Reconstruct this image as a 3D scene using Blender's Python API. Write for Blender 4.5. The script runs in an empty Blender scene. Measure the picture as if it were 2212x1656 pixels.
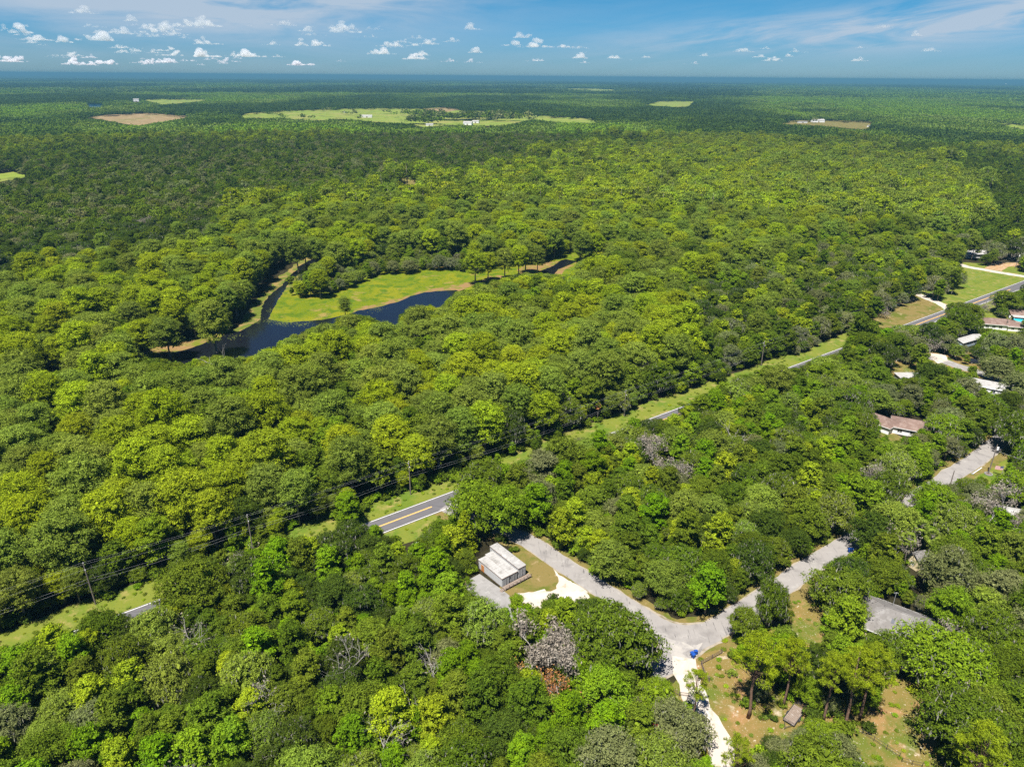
import bpy, bmesh, math, random
import numpy as np
from mathutils import Matrix, Vector, noise as mnoise

R = math.radians
sc = bpy.context.scene
COL = sc.collection

# ------------------------------------------------------------------ camera, sky, sun, exposure
PW, PH = 2212.0, 1656.0                       # working pixel frame of the photograph
HFOV, PITCH, ROLL, CAM_H = R(71.6), R(23.38), R(0.44), 115.0
FPX = PW / 2 / math.tan(HFOV / 2)
cam_d = bpy.data.cameras.new('camera'); cam = bpy.data.objects.new('camera', cam_d); COL.objects.link(cam)
cam_d.sensor_fit = 'HORIZONTAL'; cam_d.sensor_width = 36; cam_d.lens = 18 / math.tan(HFOV / 2)
cam_d.clip_start = 1; cam_d.clip_end = 250000
cam.matrix_world = Matrix.Translation((0, 0, CAM_H)) @ Matrix.Rotation(math.pi / 2 - PITCH, 4, 'X') @ Matrix.Rotation(ROLL, 4, 'Z')
sc.camera = cam

SUN_EL, SUN_AZ = R(66), R(210.6)              # azimuth clockwise from +Y, where the sun stands
world = bpy.data.worlds.new('World'); sc.world = world; world.use_nodes = True
wn = world.node_tree; wn.nodes.clear()
def wnode(t, **k):
    n = wn.nodes.new(t)
    for a, b in k.items(): setattr(n, a, b)
    return n
sky = wnode('ShaderNodeTexSky', sky_type='NISHITA', sun_disc=False, sun_elevation=SUN_EL, sun_rotation=SUN_AZ,
            altitude=120, air_density=1.0, dust_density=0.15, ozone_density=4.0)
SKY_STRENGTH = 0.05
bg = wnode('ShaderNodeBackground'); wo = wnode('ShaderNodeOutputWorld')
bg.inputs['Strength'].default_value = SKY_STRENGTH
hs = wnode('ShaderNodeHueSaturation'); hs.inputs['Saturation'].default_value = 1.35; hs.inputs['Value'].default_value = 0.6
grade = wnode('ShaderNodeMix', data_type='RGBA', blend_type='MULTIPLY'); grade.inputs[0].default_value = 1.0
wn.links.new(sky.outputs[0], hs.inputs['Color']); wn.links.new(hs.outputs[0], grade.inputs[6])
# thin cirrus: stretched noise over azimuth and elevation
tc = wnode('ShaderNodeTexCoord'); sx = wnode('ShaderNodeSeparateXYZ'); wn.links.new(tc.outputs['Generated'], sx.inputs[0])
az = wnode('ShaderNodeMath', operation='ARCTAN2'); wn.links.new(sx.outputs[0], az.inputs[0]); wn.links.new(sx.outputs[1], az.inputs[1])
el = wnode('ShaderNodeMath', operation='ARCSINE'); wn.links.new(sx.outputs[2], el.inputs[0])
def wmath(op, a, b=None, c=None, clamp=False):
    n = wnode('ShaderNodeMath', operation=op, use_clamp=clamp)
    for i, v in enumerate((a, b, c)):
        if v is None: continue
        if isinstance(v, (int, float)): n.inputs[i].default_value = v
        else: wn.links.new(v, n.inputs[i])
    return n.outputs[0]
def cirrus(kx, ky, shear, seed, lo, hi, detail=6):
    x = wmath('MULTIPLY', az.outputs[0], kx)
    y = wmath('MULTIPLY_ADD', el.outputs[0], ky, wmath('MULTIPLY', az.outputs[0], shear))
    cb = wnode('ShaderNodeCombineXYZ'); wn.links.new(x, cb.inputs[0]); wn.links.new(y, cb.inputs[1]); cb.inputs[2].default_value = seed
    nz = wnode('ShaderNodeTexNoise'); nz.inputs['Scale'].default_value = 1; nz.inputs['Detail'].default_value = detail; nz.inputs['Roughness'].default_value = .6
    nz.inputs['Distortion'].default_value = .6
    wn.links.new(cb.outputs[0], nz.inputs['Vector'])
    mr = wnode('ShaderNodeMapRange', interpolation_type='SMOOTHSTEP'); mr.inputs[1].default_value = lo; mr.inputs[2].default_value = hi
    wn.links.new(nz.outputs[0], mr.inputs[0])
    return mr.outputs[0]
def gauss(a0, e0, sa, se, tilt=0.0):
    u = wmath('DIVIDE', wmath('SUBTRACT', az.outputs[0], a0), sa)
    v = wmath('DIVIDE', wmath('SUBTRACT', wmath('SUBTRACT', el.outputs[0], e0), wmath('MULTIPLY', wmath('SUBTRACT', az.outputs[0], a0), tilt)), se)
    q = wmath('ADD', wmath('MULTIPLY', u, u), wmath('MULTIPLY', v, v))
    return wmath('EXPONENT', wmath('MULTIPLY', q, -1.0))
gr = wnode('ShaderNodeMapRange', interpolation_type='SMOOTHSTEP'); gr.inputs[1].default_value = 0.0; gr.inputs[2].default_value = R(8); wn.links.new(el.outputs[0], gr.inputs[0])
gm_ = wnode('ShaderNodeMix', data_type='RGBA'); wn.links.new(gr.outputs[0], gm_.inputs[0]); gm_.inputs[6].default_value = (.46, .86, 1.52, 1); gm_.inputs[7].default_value = (.15, .90, 1.22, 1)
wn.links.new(gm_.outputs[2], grade.inputs[7])
veil = wmath('MULTIPLY', cirrus(5, 30, 1.0, 3.1, .20, .66, 8), wmath('ADD', wmath('MULTIPLY', gauss(R(-20), R(5.6), R(15), R(3.0), 0.02), 1.7), 0.06))
streak = wmath('MULTIPLY', cirrus(7, 52, -6.0, 7.7, .30, .68, 8),
               wmath('ADD', wmath('ADD', wmath('MULTIPLY', gauss(R(33), R(4.0), R(9), R(1.3), .12), 1.3), wmath('MULTIPLY', gauss(R(20), R(2.9), R(11), R(1.0), .05), .95)), 0.05))
cir = wmath('MINIMUM', wmath('ADD', veil, streak), 0.85)
cmix = wnode('ShaderNodeMix', data_type='RGBA'); wn.links.new(cir, cmix.inputs[0]); wn.links.new(grade.outputs[2], cmix.inputs[6])
cmix.inputs[7].default_value = (4.3, 5.1, 6.1, 1)
wn.links.new(cmix.outputs[2], bg.inputs['Color']); wn.links.new(bg.outputs[0], wo.inputs['Surface'])

sun_d = bpy.data.lights.new('sun', 'SUN'); sun = bpy.data.objects.new('sun', sun_d); COL.objects.link(sun)
sun_d.energy = 4.8; sun_d.angle = R(0.53); sun_d.color = (1.0, 0.955, 0.88)
sdir = Vector((math.sin(SUN_AZ) * math.cos(SUN_EL), math.cos(SUN_AZ) * math.cos(SUN_EL), math.sin(SUN_EL)))
sun.rotation_euler = sdir.to_track_quat('Z', 'Y').to_euler(); sun.location = (0, 0, 300)

vs = sc.view_settings
sc.display_settings.display_device = 'sRGB'; vs.view_transform = 'Standard'; vs.look = 'None'; vs.gamma = 1; vs.use_curve_mapping = False
vs.exposure = 1.22
cy = sc.cycles
cy.max_bounces = 6; cy.diffuse_bounces = 2; cy.glossy_bounces = 2; cy.transmission_bounces = 3; cy.volume_bounces = 3; cy.transparent_max_bounces = 8
cy.use_denoising = False
cy.caustics_reflective = False; cy.caustics_refractive = False

# ------------------------------------------------------------------ where things stand: ground point under a photo pixel
def G(u, v, z=0.0):
    x = (u - PW / 2) / FPX; y = -(v - PH / 2) / FPX
    c, s = math.cos(ROLL), math.sin(ROLL); x, y = c * x - s * y, s * x + c * y
    d = Vector((x, math.cos(PITCH) + y * math.sin(PITCH), -math.sin(PITCH) + y * math.cos(PITCH)))
    t = (z - CAM_H) / d.z
    return Vector((d.x * t, d.y * t, z))
def proj(p):
    p = np.asarray(p, float)
    X, Y, Z = p[..., 0], p[..., 1], p[..., 2] - CAM_H
    c, s = math.cos(PITCH), math.sin(PITCH)
    zf = Y * c - Z * s; zf = np.where(zf < 1, 1, zf)
    x = X / zf; y = (Y * s + Z * c) / zf
    cr, sr = math.cos(ROLL), math.sin(ROLL); x, y = cr * x + sr * y, -sr * x + cr * y
    return PW / 2 + x * FPX, PH / 2 - y * FPX
def base_from_top(u, v, h):
    g = G(u, v, h); return Vector((g.x, g.y, 0))
def Z(ox, oy, k):                              # pixel of an enlarged crop -> photo pixel
    return lambda x, y: (ox + x * k, oy + y * k)
ZB = Z(958.5, 1135.4, 1 / 6)                   # storage containers
ZJ = Z(1327.1, 1253.4, 1 / 6)                  # road junction
ZD = Z(1400.9, 1445.1, .2215)                  # sand track
ZT = Z(1511.5, 1437.8, .18333)                 # trailer yard
ZL = Z(1806.4, 1437.8, .18333)                 # yard with wire fence
ZR = Z(1917.0, 914.2, .13333)                  # bend in the side road
ZS = Z(1622.1, 1091.2, .3478)                  # side road in the shade
ZH = Z(1806.4, 737.3, .3188)                   # houses
Z2 = Z(737.3, 825.8, 1 / 3); Z3 = Z(1474.6, 825.8, 1 / 3); Z6 = Z(1474.6, 1238.7, 1 / 3); Z36 = Z(1474.6, 412.9, 1 / 3)
Z4 = Z(0, 412.9, 1 / 3); Z5 = Z(737.3, 412.9, 1 / 3); ZF1 = Z(0, 0, 1 / 3); ZF2 = Z(737.3, 0, 1 / 3); ZF3 = Z(1474.6, 0, 1 / 3)
ZU = Z(1843.25, 604.6, .16667); ZW = Z(1953.8, 501.4, .11666)
def zz(f, pts): return [f(x, y) for x, y in pts]

# ------------------------------------------------------------------ helpers: objects, meshes, materials
def tag(o, label=None, cat=None, group=None, kind=None):
    if label: o['label'] = label
    if cat: o['category'] = cat
    if group: o['group'] = group
    if kind: o['kind'] = kind
    return o
def link(name, me, parent=None, mat=None):
    o = bpy.data.objects.new(name, me); COL.objects.link(o)
    if mat and not me.materials: me.materials.append(mat)
    if parent: o.parent = parent
    return o
def thing(name, label, cat, loc=(0, 0, 0), rz=0.0, group=None):
    o = bpy.data.objects.new(name, None); COL.objects.link(o)
    o.location = loc; o.rotation_euler = (0, 0, rz); o.empty_display_size = .5
    return tag(o, label, cat, group)
class MB:
    def __init__(s): s.v = []; s.f = []
    def add(s, vs, fs):
        b = len(s.v); s.v += [tuple(v) for v in vs]; s.f += [tuple(b + i for i in f) for f in fs]; return s
    def box(s, x0, y0, z0, x1, y1, z1, M=None):
        v = [Vector((x, y, z)) for z in (z0, z1) for y in (y0, y1) for x in (x0, x1)]
        if M: v = [M @ p for p in v]
        return s.add(v, [(0, 2, 3, 1), (4, 5, 7, 6), (0, 1, 5, 4), (2, 6, 7, 3), (0, 4, 6, 2), (1, 3, 7, 5)])
    def bar(s, a, b, w, h=None):
        a, b = Vector(a), Vector(b); h = h or w
        d = (b - a).normalized(); up = Vector((0, 0, 1)) if abs(d.z) < .95 else Vector((1, 0, 0))
        x = d.cross(up).normalized() * (w / 2); y = x.normalized().cross(d) * (h / 2)
        v = [p + i * x + j * y for p in (a, b) for i, j in ((-1, -1), (1, -1), (1, 1), (-1, 1))]
        return s.add(v, [(0, 1, 2, 3), (4, 7, 6, 5), (0, 4, 5, 1), (1, 5, 6, 2), (2, 6, 7, 3), (3, 7, 4, 0)])
    def tube(s, pts, rad, n=6, cap=True):
        pts = [Vector(p) for p in pts]; b = len(s.v)
        if not hasattr(rad, '__len__'): rad = [rad] * len(pts)
        for i, p in enumerate(pts):
            d = (pts[min(i + 1, len(pts) - 1)] - pts[max(i - 1, 0)]).normalized()
            up = Vector((0, 0, 1)) if abs(d.z) < .9 else Vector((1, 0, 0))
            x = d.cross(up).normalized(); y = d.cross(x)
            for k in range(n):
                a = 2 * math.pi * k / n; s.v.append(tuple(p + rad[i] * (math.cos(a) * x + math.sin(a) * y)))
        for i in range(len(pts) - 1):
            for k in range(n):
                s.f.append((b + i * n + k, b + i * n + (k + 1) % n, b + (i + 1) * n + (k + 1) % n, b + (i + 1) * n + k))
        if cap:
            s.f.append(tuple(b + k for k in range(n))[::-1]); s.f.append(tuple(b + (len(pts) - 1) * n + k for k in range(n)))
        return s
    def cyl(s, c, r, h, n=16, r2=None):
        c = Vector(c); return s.tube([c, c + Vector((0, 0, h))], [r, r if r2 is None else r2], n)
    def mesh(s, name, smooth=False):
        me = bpy.data.meshes.new(name); me.from_pydata(s.v, [], s.f); me.update()
        bm = bmesh.new(); bm.from_mesh(me); bmesh.ops.recalc_face_normals(bm, faces=bm.faces); bm.to_mesh(me); bm.free()
        if smooth: me.polygons.foreach_set('use_smooth', [True] * len(me.polygons))
        return me
    def build(s, name, mat, parent=None, smooth=False): return link(name, s.mesh(name, smooth), parent, mat)

MATS = {}
def new_mat(name):
    m = bpy.data.materials.new(name); m.use_nodes = True; nt = m.node_tree; nt.nodes.clear()
    out = nt.nodes.new('ShaderNodeOutputMaterial'); return m, nt, out
def noise_node(nt, scale, detail=4, rough=.55, dist=0.0, vec=None, dims='3D'):
    n = nt.nodes.new('ShaderNodeTexNoise'); n.inputs['Scale'].default_value = scale; n.inputs['Detail'].default_value = detail
    n.inputs['Roughness'].default_value = rough; n.inputs['Distortion'].default_value = dist
    if vec: nt.links.new(vec, n.inputs['Vector'])
    return n.outputs[0]
def ramp(nt, fac, lo, hi):
    n = nt.nodes.new('ShaderNodeMapRange'); n.interpolation_type = 'SMOOTHSTEP'; n.inputs[1].default_value = lo; n.inputs[2].default_value = hi
    nt.links.new(fac, n.inputs[0]); return n.outputs[0]
def mixc(nt, fac, a, b):
    n = nt.nodes.new('ShaderNodeMix'); n.data_type = 'RGBA'
    if isinstance(fac, (int, float)): n.inputs[0].default_value = fac
    else: nt.links.new(fac, n.inputs[0])
    for i, c in ((6, a), (7, b)):
        if isinstance(c, tuple): n.inputs[i].default_value = (*c[:3], 1)
        else: nt.links.new(c, n.inputs[i])
    return n.outputs[2]
def surf(name, base, layers=(), rough=.9, bump=None, metal=0, spec=.08, coord='pos'):
    """layers: (colour, noise scale, low, high, detail); bump: (scale, strength, distance)"""
    m, nt, out = new_mat(name)
    if coord == 'pos': vec = nt.nodes.new('ShaderNodeNewGeometry').outputs['Position']
    else: vec = nt.nodes.new('ShaderNodeTexCoord').outputs['Object']
    c = base
    for col, s, lo, hi, *d in layers:
        v = vec
        if len(d) > 1:
            mp = nt.nodes.new('ShaderNodeMapping'); mp.inputs['Scale'].default_value = d[1]
            if len(d) > 2: mp.inputs['Rotation'].default_value = d[2]
            nt.links.new(vec, mp.inputs['Vector']); v = mp.outputs[0]
        f = ramp(nt, noise_node(nt, s, d[0] if d else 5, .62, .3, v), lo, hi)
        c = mixc(nt, f, c, col)
    p = nt.nodes.new('ShaderNodeBsdfPrincipled'); p.inputs['Roughness'].default_value = rough; p.inputs['Metallic'].default_value = metal
    p.inputs['Specular IOR Level'].default_value = spec
    if isinstance(c, tuple): p.inputs['Base Color'].default_value = (*c[:3], 1)
    else: nt.links.new(c, p.inputs['Base Color'])
    if bump:
        b = nt.nodes.new('ShaderNodeBump'); b.inputs['Strength'].default_value = bump[1]; b.inputs['Distance'].default_value = bump[2]
        nt.links.new(noise_node(nt, bump[0], 4, .6, 0, vec), b.inputs['Height']); nt.links.new(b.outputs[0], p.inputs['Normal'])
    nt.links.new(p.outputs[0], out.inputs['Surface']); MATS[name] = m
    return m

M_FLOOR = surf('forest_floor', (.030, .027, .014), [((.016, .014, .008), .35, .4, .7), ((.045, .05, .016), .09, .5, .7)], bump=(1.2, .6, .4))
M_VERGE = surf('verge_grass', (.125, .145, .020), [((.078, .125, .012), .11, .42, .62), ((.21, .175, .055), .22, .50, .70, 6), ((.24, .19, .10), .55, .62, .78, 6, (1, 3, 1), (0, 0, R(-36.6))), ((.035, .055, .008), 2.2, .56, .8, 4)], bump=(3, .5, .15))
M_LAWN = surf('yard_grass', (.155, .115, .034), [((.085, .105, .015), .10, .47, .62, 6), ((.24, .14, .06), .16, .50, .66, 6), ((.42, .35, .27), .75, .60, .72, 8), ((.40, .33, .25), .12, .62, .72, 9), ((.06, .07, .012), 1.8, .58, .8, 4), ((.40, .34, .27), 3.2, .62, .70, 3)], bump=(3, .5, .12))
M_DRY = surf('dry_grass', (.150, .115, .038), [((.080, .095, .014), .12, .45, .62, 6), ((.30, .22, .13), .35, .56, .72, 7), ((.06, .07, .012), 1.6, .56, .78, 4)], bump=(3, .5, .12))
M_SAND = surf('white_sand', (.40, .355, .30), [((.27, .22, .155), .5, .5, .72), ((.36, .29, .17), .8, .66, .8, 6), ((.47, .44, .40), .2, .5, .7), ((.20, .15, .09), 2.4, .64, .74, 5)], rough=.95, bump=(4, .3, .08))
M_ASPH = surf('road_asphalt', (.105, .101, .106), [((.078, .075, .080), .3, .45, .7, 4, (1, 8, 1), (0, 0, R(-53.4))), ((.11, .107, .11), 1.6, .55, .8)], rough=.9, bump=(8, .2, .02))
M_ASPH2 = surf('pale_asphalt', (.225, .210, .198), [((.170, .158, .150), .22, .45, .7), ((.285, .268, .25), .35, .55, .75, 5), ((.13, .122, .118), .9, .60, .72, 3, (1, .12, 1), (0, 0, R(40))), ((.26, .245, .225), .13, .55, .72, 7), ((.075, .07, .068), 3.2, .66, .72, 2, (1, .08, 1), (0, 0, R(-50))), ((.14, .115, .08), 1.1, .66, .76, 8)], rough=.92, bump=(7, .25, .02))
M_SHOULDER = surf('sandy_shoulder', (.26, .225, .18), [((.15, .125, .075), .5, .46, .66, 6), ((.34, .31, .27), 1.2, .58, .76, 6)], rough=.95)
M_CONC = surf('slab_concrete', (.22, .212, .205), [((.16, .153, .143), .35, .45, .7), ((.28, .27, .26), .6, .55, .75), ((.16, .14, .11), 1.1, .66, .8, 6)], rough=.9)
M_WLINE = surf('white_paint', (.74, .73, .70), [((.4, .4, .4), 2.5, .62, .8)])
M_YLINE = surf('yellow_paint', (.72, .42, .10), [((.4, .28, .12), 2.5, .62, .8)])
M_PAST = surf('pasture_grass', (.150, .195, .026), [((.20, .19, .05), .012, .45, .65), ((.06, .085, .015), .03, .5, .7)])
M_FIELD = surf('mown_field', (.20, .14, .068), [((.15, .125, .045), .01, .45, .65), ((.30, .23, .13), .04, .5, .7)])
M_MUD = surf('marsh_mud', (.195, .12, .05), [((.11, .125, .012), .16, .44, .60, 7), ((.29, .20, .095), .3, .55, .75), ((.16, .10, .05), .7, .6, .78)], bump=(2, .6, .2))
M_MARSH = surf('marsh_plants', (.105, .135, .004), [((.150, .155, .006), .05, .45, .6), ((.060, .105, .005), .14, .48, .62, 7), ((.21, .155, .045), .075, .56, .68, 7), ((.040, .065, .005), .8, .52, .70, 6)], bump=(1.5, .8, .35))
M_BANK = surf('bank_plants', (.085, .11, .014), [((.20, .14, .05), .16, .46, .6, 6), ((.08, .12, .015), .6, .55, .7)], bump=(1.5, .8, .35))
M_SOIL = surf('bare_soil', (.30, .19, .10), [((.40, .33, .24), .5, .5, .7), ((.14, .15, .03), .3, .56, .7)], bump=(3, .4, .1))

def water_mat(name, col, bump=.06):
    m, nt, out = new_mat(name)
    p = nt.nodes.new('ShaderNodeBsdfPrincipled'); p.inputs['Base Color'].default_value = (*col, 1); p.inputs['Roughness'].default_value = .12
    p.inputs['IOR'].default_value = 1.33
    g = nt.nodes.new('ShaderNodeNewGeometry').outputs['Position']
    b = nt.nodes.new('ShaderNodeBump'); b.inputs['Strength'].default_value = .10; b.inputs['Distance'].default_value = bump
    nt.links.new(noise_node(nt, 1.3, 4, .6, .4, g), b.inputs['Height']); nt.links.new(b.outputs[0], p.inputs['Normal'])
    nt.links.new(p.outputs[0], out.inputs['Surface']); return m
M_WATER = water_mat('river_water', (.006, .007, .010))
M_POND = water_mat('pond_water', (.01, .05, .11))

# ------------------------------------------------------------------ haze (air between the camera and the far woods)
def haze():
    m, nt, out = new_mat('haze_air')
    v = nt.nodes.new('ShaderNodeVolumePrincipled')
    v.inputs['Color'].default_value = (.11, .27, .40, 1); v.inputs['Density'].default_value = HAZE; v.inputs['Anisotropy'].default_value = 0.0
    nt.links.new(v.outputs[0], out.inputs['Volume'])
    o = MB().box(-60000, -3000, -4, 60000, 70000, CAM_H + 12).build('haze', m)
    return tag(o, 'thin blue air that softens the far woods', 'haze', kind='stuff')
HAZE = 0.0001
haze()

# ------------------------------------------------------------------ ground and everything lying flat on it
def structure(o, label=None, cat=None):
    o['kind'] = 'structure'
    return tag(o, label, cat)
gx = [0, 60, 120, 200, 320, 500, 800, 1300, 2200, 4000, 8000, 16000, 30000, 58000]
gy = [-2900, -1500, -700, -300, -100, 0, 60, 120, 200, 320, 500, 800, 1300, 2200, 4000, 8000, 16000, 32000, 68000]
xs = sorted({-a for a in gx} | set(gx))
M_FAR = None
def far_ground_mat():
    m, nt, out = new_mat('ground_cover')
    pos = nt.nodes.new('ShaderNodeNewGeometry').outputs['Position']
    near = mixc(nt, ramp(nt, noise_node(nt, .35, 5, .6, .3, pos), .4, .7), (.030, .027, .014), (.016, .014, .008))
    far = mixc(nt, ramp(nt, noise_node(nt, .004, 7, .65, .4, pos), .35, .65), (.040, .062, .018), (.022, .040, .014))
    far = mixc(nt, ramp(nt, noise_node(nt, .0011, 6, .7, .6, pos), .60, .68), far, (.075, .095, .03))
    d = nt.nodes.new('ShaderNodeVectorMath'); d.operation = 'LENGTH'; nt.links.new(pos, d.inputs[0])
    c = mixc(nt, ramp(nt, d.outputs['Value'], 2500, 9000), near, far)
    p = nt.nodes.new('ShaderNodeBsdfPrincipled'); p.inputs['Roughness'].default_value = 1; p.inputs['Specular IOR Level'].default_value = 0
    nt.links.new(c, p.inputs['Base Color']); nt.links.new(p.outputs[0], out.inputs['Surface']); return m
gm = MB(); gm.v = [(x, y, 0) for y in gy for x in xs]
nx = len(xs); gm.f = [(j * nx + i, j * nx + i + 1, (j + 1) * nx + i + 1, (j + 1) * nx + i) for j in range(len(gy) - 1) for i in range(nx - 1)]
structure(gm.build('ground', far_ground_mat()), 'dark forest floor stretching flat to the horizon', 'ground')

def refine(pts, step, jit, seed):
    out = []; n = len(pts)
    for i in range(n):
        a, b = Vector(pts[i]), Vector(pts[(i + 1) % n]); L = (b - a).length; k = max(1, min(60, int(L / step)))
        for j in range(k):
            p = a.lerp(b, j / k)
            q = Vector((p.x / (step * 2.2), p.y / (step * 2.2), seed))
            p = p + Vector((mnoise.noise(q), mnoise.noise(q + Vector((17, 5, 3))), 0)) * jit * 2
            out.append(p)
    return out
def sheet(name, pts, z, mat, step=2.0, jit=.5, label=None, cat=None, world_pts=False):
    """one flat sheet with an uneven outline at height z"""
    w = [Vector((p[0], p[1], 0)) if world_pts else G(*p) for p in pts]
    if step: w = refine(w, step, jit, len(name) * 1.7 + pts[0][0] * .01)
    me = bpy.data.meshes.new(name); me.from_pydata([(p.x, p.y, z) for p in w], [], [tuple(range(len(w)))]); me.update()
    if me.polygons[0].normal.z < 0: me.flip_normals()
    return structure(link(name, me, None, mat), label, cat)
def ribbon_pts(cl, off0, off1):
    n = len(cl); L = []; Rr = []
    for i in range(n):
        a, b = cl[max(i - 1, 0)], cl[min(i + 1, n - 1)]
        d = (b - a).normalized(); nn = Vector((-d.y, d.x, 0))
        L.append(cl[i] + nn * off1); Rr.append(cl[i] + nn * off0)
    return L, Rr
def ribbon(name, cl, off0, off1, z, mat, jit=0, label=None, cat=None, seed=0):
    L, Rr = ribbon_pts(cl, off0, off1); v = []
    for i, (a, b) in enumerate(zip(L, Rr)):
        if jit:
            q = Vector((a.x * .35, a.y * .35, seed)); a = a + (a - b).normalized() * jit * mnoise.noise(q); b = b + (b - a).normalized() * jit * mnoise.noise(q + Vector((9, 9, 9)))
        v += [(a.x, a.y, z), (b.x, b.y, z)]
    f = [(2 * i, 2 * i + 1, 2 * i + 3, 2 * i + 2) for i in range(len(L) - 1)]
    me = bpy.data.meshes.new(name); me.from_pydata(v, [], f); me.update()
    if me.polygons[0].normal.z < 0: me.flip_normals()
    return structure(link(name, me, None, mat), label, cat)
def smooth_line(pts, step):
    """Catmull-Rom through the points, resampled"""
    P = [Vector(p) for p in pts]; P = [P[0] * 2 - P[1]] + P + [P[-1] * 2 - P[-2]]; out = []
    for i in range(1, len(P) - 2):
        k = max(1, int((P[i + 1] - P[i]).length / step))
        for j in range(k):
            t = j / k; a, b, c, d = P[i - 1], P[i], P[i + 1], P[i + 2]
            out.append(.5 * ((2 * b) + (c - a) * t + (2 * a - 5 * b + 4 * c - d) * t * t + (3 * b - a - 3 * c + d) * t ** 3))
    out.append(P[-2]); return out

RD = Vector((.803, .596, 0)).normalized(); RN = Vector((-RD.y, RD.x, 0))
R0 = Vector((-40.95, 166.2, 0)) - RN * 3.4                       # a point on the centre line
RP = lambda s, o=0.0: R0 + RD * s + RN * o
mroad = [RP(s) for s in range(-180, 1000, 8)]
ribbon('road_verge', mroad, -11, 13.5, .02, M_VERGE, 2.0, 'strip of mown grass along both sides of the two lane road', 'verge')
ribbon('main_road', mroad, -3.75, 3.75, .05, M_ASPH, 0, 'straight two lane grey asphalt road with white edge lines', 'road')
ribbon('edge_line', mroad, 3.30, 3.45, .058, M_WLINE, 0, 'white edge line on the forest side of the road', 'road marking')
ribbon('edge_line', mroad, -3.45, -3.30, .058, M_WLINE, 0, 'white edge line on the house side of the road', 'road marking')
def dashes(o0, o1, segs):
    b = MB()
    for s0, s1 in segs:
        k = max(1, int((s1 - s0) / 8))
        for i in range(k):
            a, c = s0 + (s1 - s0) * i / k, s0 + (s1 - s0) * (i + 1) / k
            b.add([(*RP(a, o0)[:2], .058), (*RP(c, o0)[:2], .058), (*RP(c, o1)[:2], .058), (*RP(a, o1)[:2], .058)], [(0, 1, 2, 3)])
    return b
sJ = (G(*Z2(590, 808)) - R0).dot(RD)
structure(dashes(.05, .22, [(-180, sJ), (sJ + 22, 420)]).build('centre_line', M_YLINE), 'upper yellow centre line of the double line on the road', 'road marking')
structure(dashes(-.22, -.05, [(-180, sJ), (sJ + 22, 420)]).build('centre_line', M_YLINE), 'lower yellow centre line of the double line on the road', 'road marking')

side_px = [(962, 1092), (1050, 1130), (1140, 1168), ZB(1515, 482), ZB(1990, 790), ZJ(330, 440), ZJ(640, 620), ZJ(900, 690), ZJ(1150, 670), ZJ(1350, 610), ZJ(1720, 370),
           ZS(195, 500), ZS(310, 415), ZS(480, 310), ZS(640, 215), ZS(835, 115), ZR(350, 1380), ZR(520, 1180), ZR(900, 950), ZR(1000, 850), ZR(1300, 680), ZR(1650, 420), ZR(1900, 220), ZR(2120, 40)]
SIDE = smooth_line([G(*p) for p in side_px], 2.0)
ribbon('road_verge', SIDE, -5.6, 5.2, .028, M_DRY, 1.6, 'dry grass strip along both sides of the pale side road', 'verge', 3)
ribbon('road_shoulder', SIDE, -3.02, 3.02, .036, M_SHOULDER, .6, 'thin sandy edge of the pale side road', 'road edge', 5)
ribbon('side_road', SIDE, -2.75, 2.75, .052, M_ASPH2, .12, 'pale grey side road that bends at the junction', 'road', 7)
junction = zz(ZJ, [(300, 330), (740, 545), (960, 585), (1150, 575), (1310, 490), (1390, 765), (1150, 895), (1050, 1000), (1010, 1080), (780, 1190), (650, 1250), (520, 1250), (440, 1120), (490, 1030), (580, 920), (590, 830), (530, 740), (450, 660), (280, 540)])
sheet('road_junction', junction, .060, M_ASPH2, 1.2, .15, 'pale worn asphalt where the side road meets the sand track', 'road')
big = [(p[0], p[1]) for p in zz(ZJ, [(300, 290), (740, 515), (960, 555), (1150, 545), (1330, 470), (1420, 790), (1170, 920), (1070, 1020), (1030, 1100), (780, 1215), (650, 1290), (500, 1290), (410, 1120), (460, 1030), (540, 920), (555, 830), (500, 750), (430, 680), (250, 560)])]
sheet('road_shoulder', big, .040, M_SHOULDER, 1.2, .45, 'thin sandy rim around the worn road junction', 'road edge')
sheet('sand_wash', zz(ZJ, [(560, 690), (700, 720), (830, 800), (1000, 830), (1130, 790), (1060, 870), (960, 900), (900, 960), (1010, 1060), (990, 1200), (800, 1200), (740, 1050), (700, 900), (620, 790)]), .0605 + .004, surf('washed_sand', (.30, .28, .255), [((.225, .21, .20), .45, .42, .62, 7), ((.36, .33, .29), .3, .56, .75, 6)], rough=.95), 1.0, .6, 'pale sand washed over the middle of the road junction', 'sand')
TRACK = smooth_line([G(*p) for p in [ZJ(900, 1000), ZJ(905, 1120), ZD(370, 40), ZD(500, 400), ZD(620, 570), ZD(700, 760), ZD(745, 960), (1572, 1720), (1580, 1800)]], 1.5)
ribbon('sand_track', TRACK, -2.5, 2.6, .070, M_SAND, .9, 'white sand track running down from the road junction', 'track', 2)
yard = [(1500, 1425), (1560, 1385), (1640, 1330), (1710, 1290), (1770, 1310), (1800, 1370), (1900, 1440), (2050, 1470), (2140, 1560), (2150, 1790), (1420, 1790), (1470, 1600), (1440, 1480)]
sheet('yard_ground', yard, .012, M_LAWN, 3, .8, 'patchy dry lawn with bare sand between the pines', 'yard')
sheet('yard_ground', zz(Z6, [(1080, 1010), (1180, 1060), (1400, 1190), (1500, 1239), (1560, 1400), (1080, 1400), (1060, 1200)]), .018, M_LAWN, 3, .8, 'sunlit lawn below the black wire fence', 'yard')
sheet('road_verge', zz(Z6, [(690, 120), (820, 30), (900, 300), (920, 420), (860, 460), (720, 460)]), .022, M_LAWN, 2, .6, 'grass patch beside the grey roofed house', 'verge')
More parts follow.
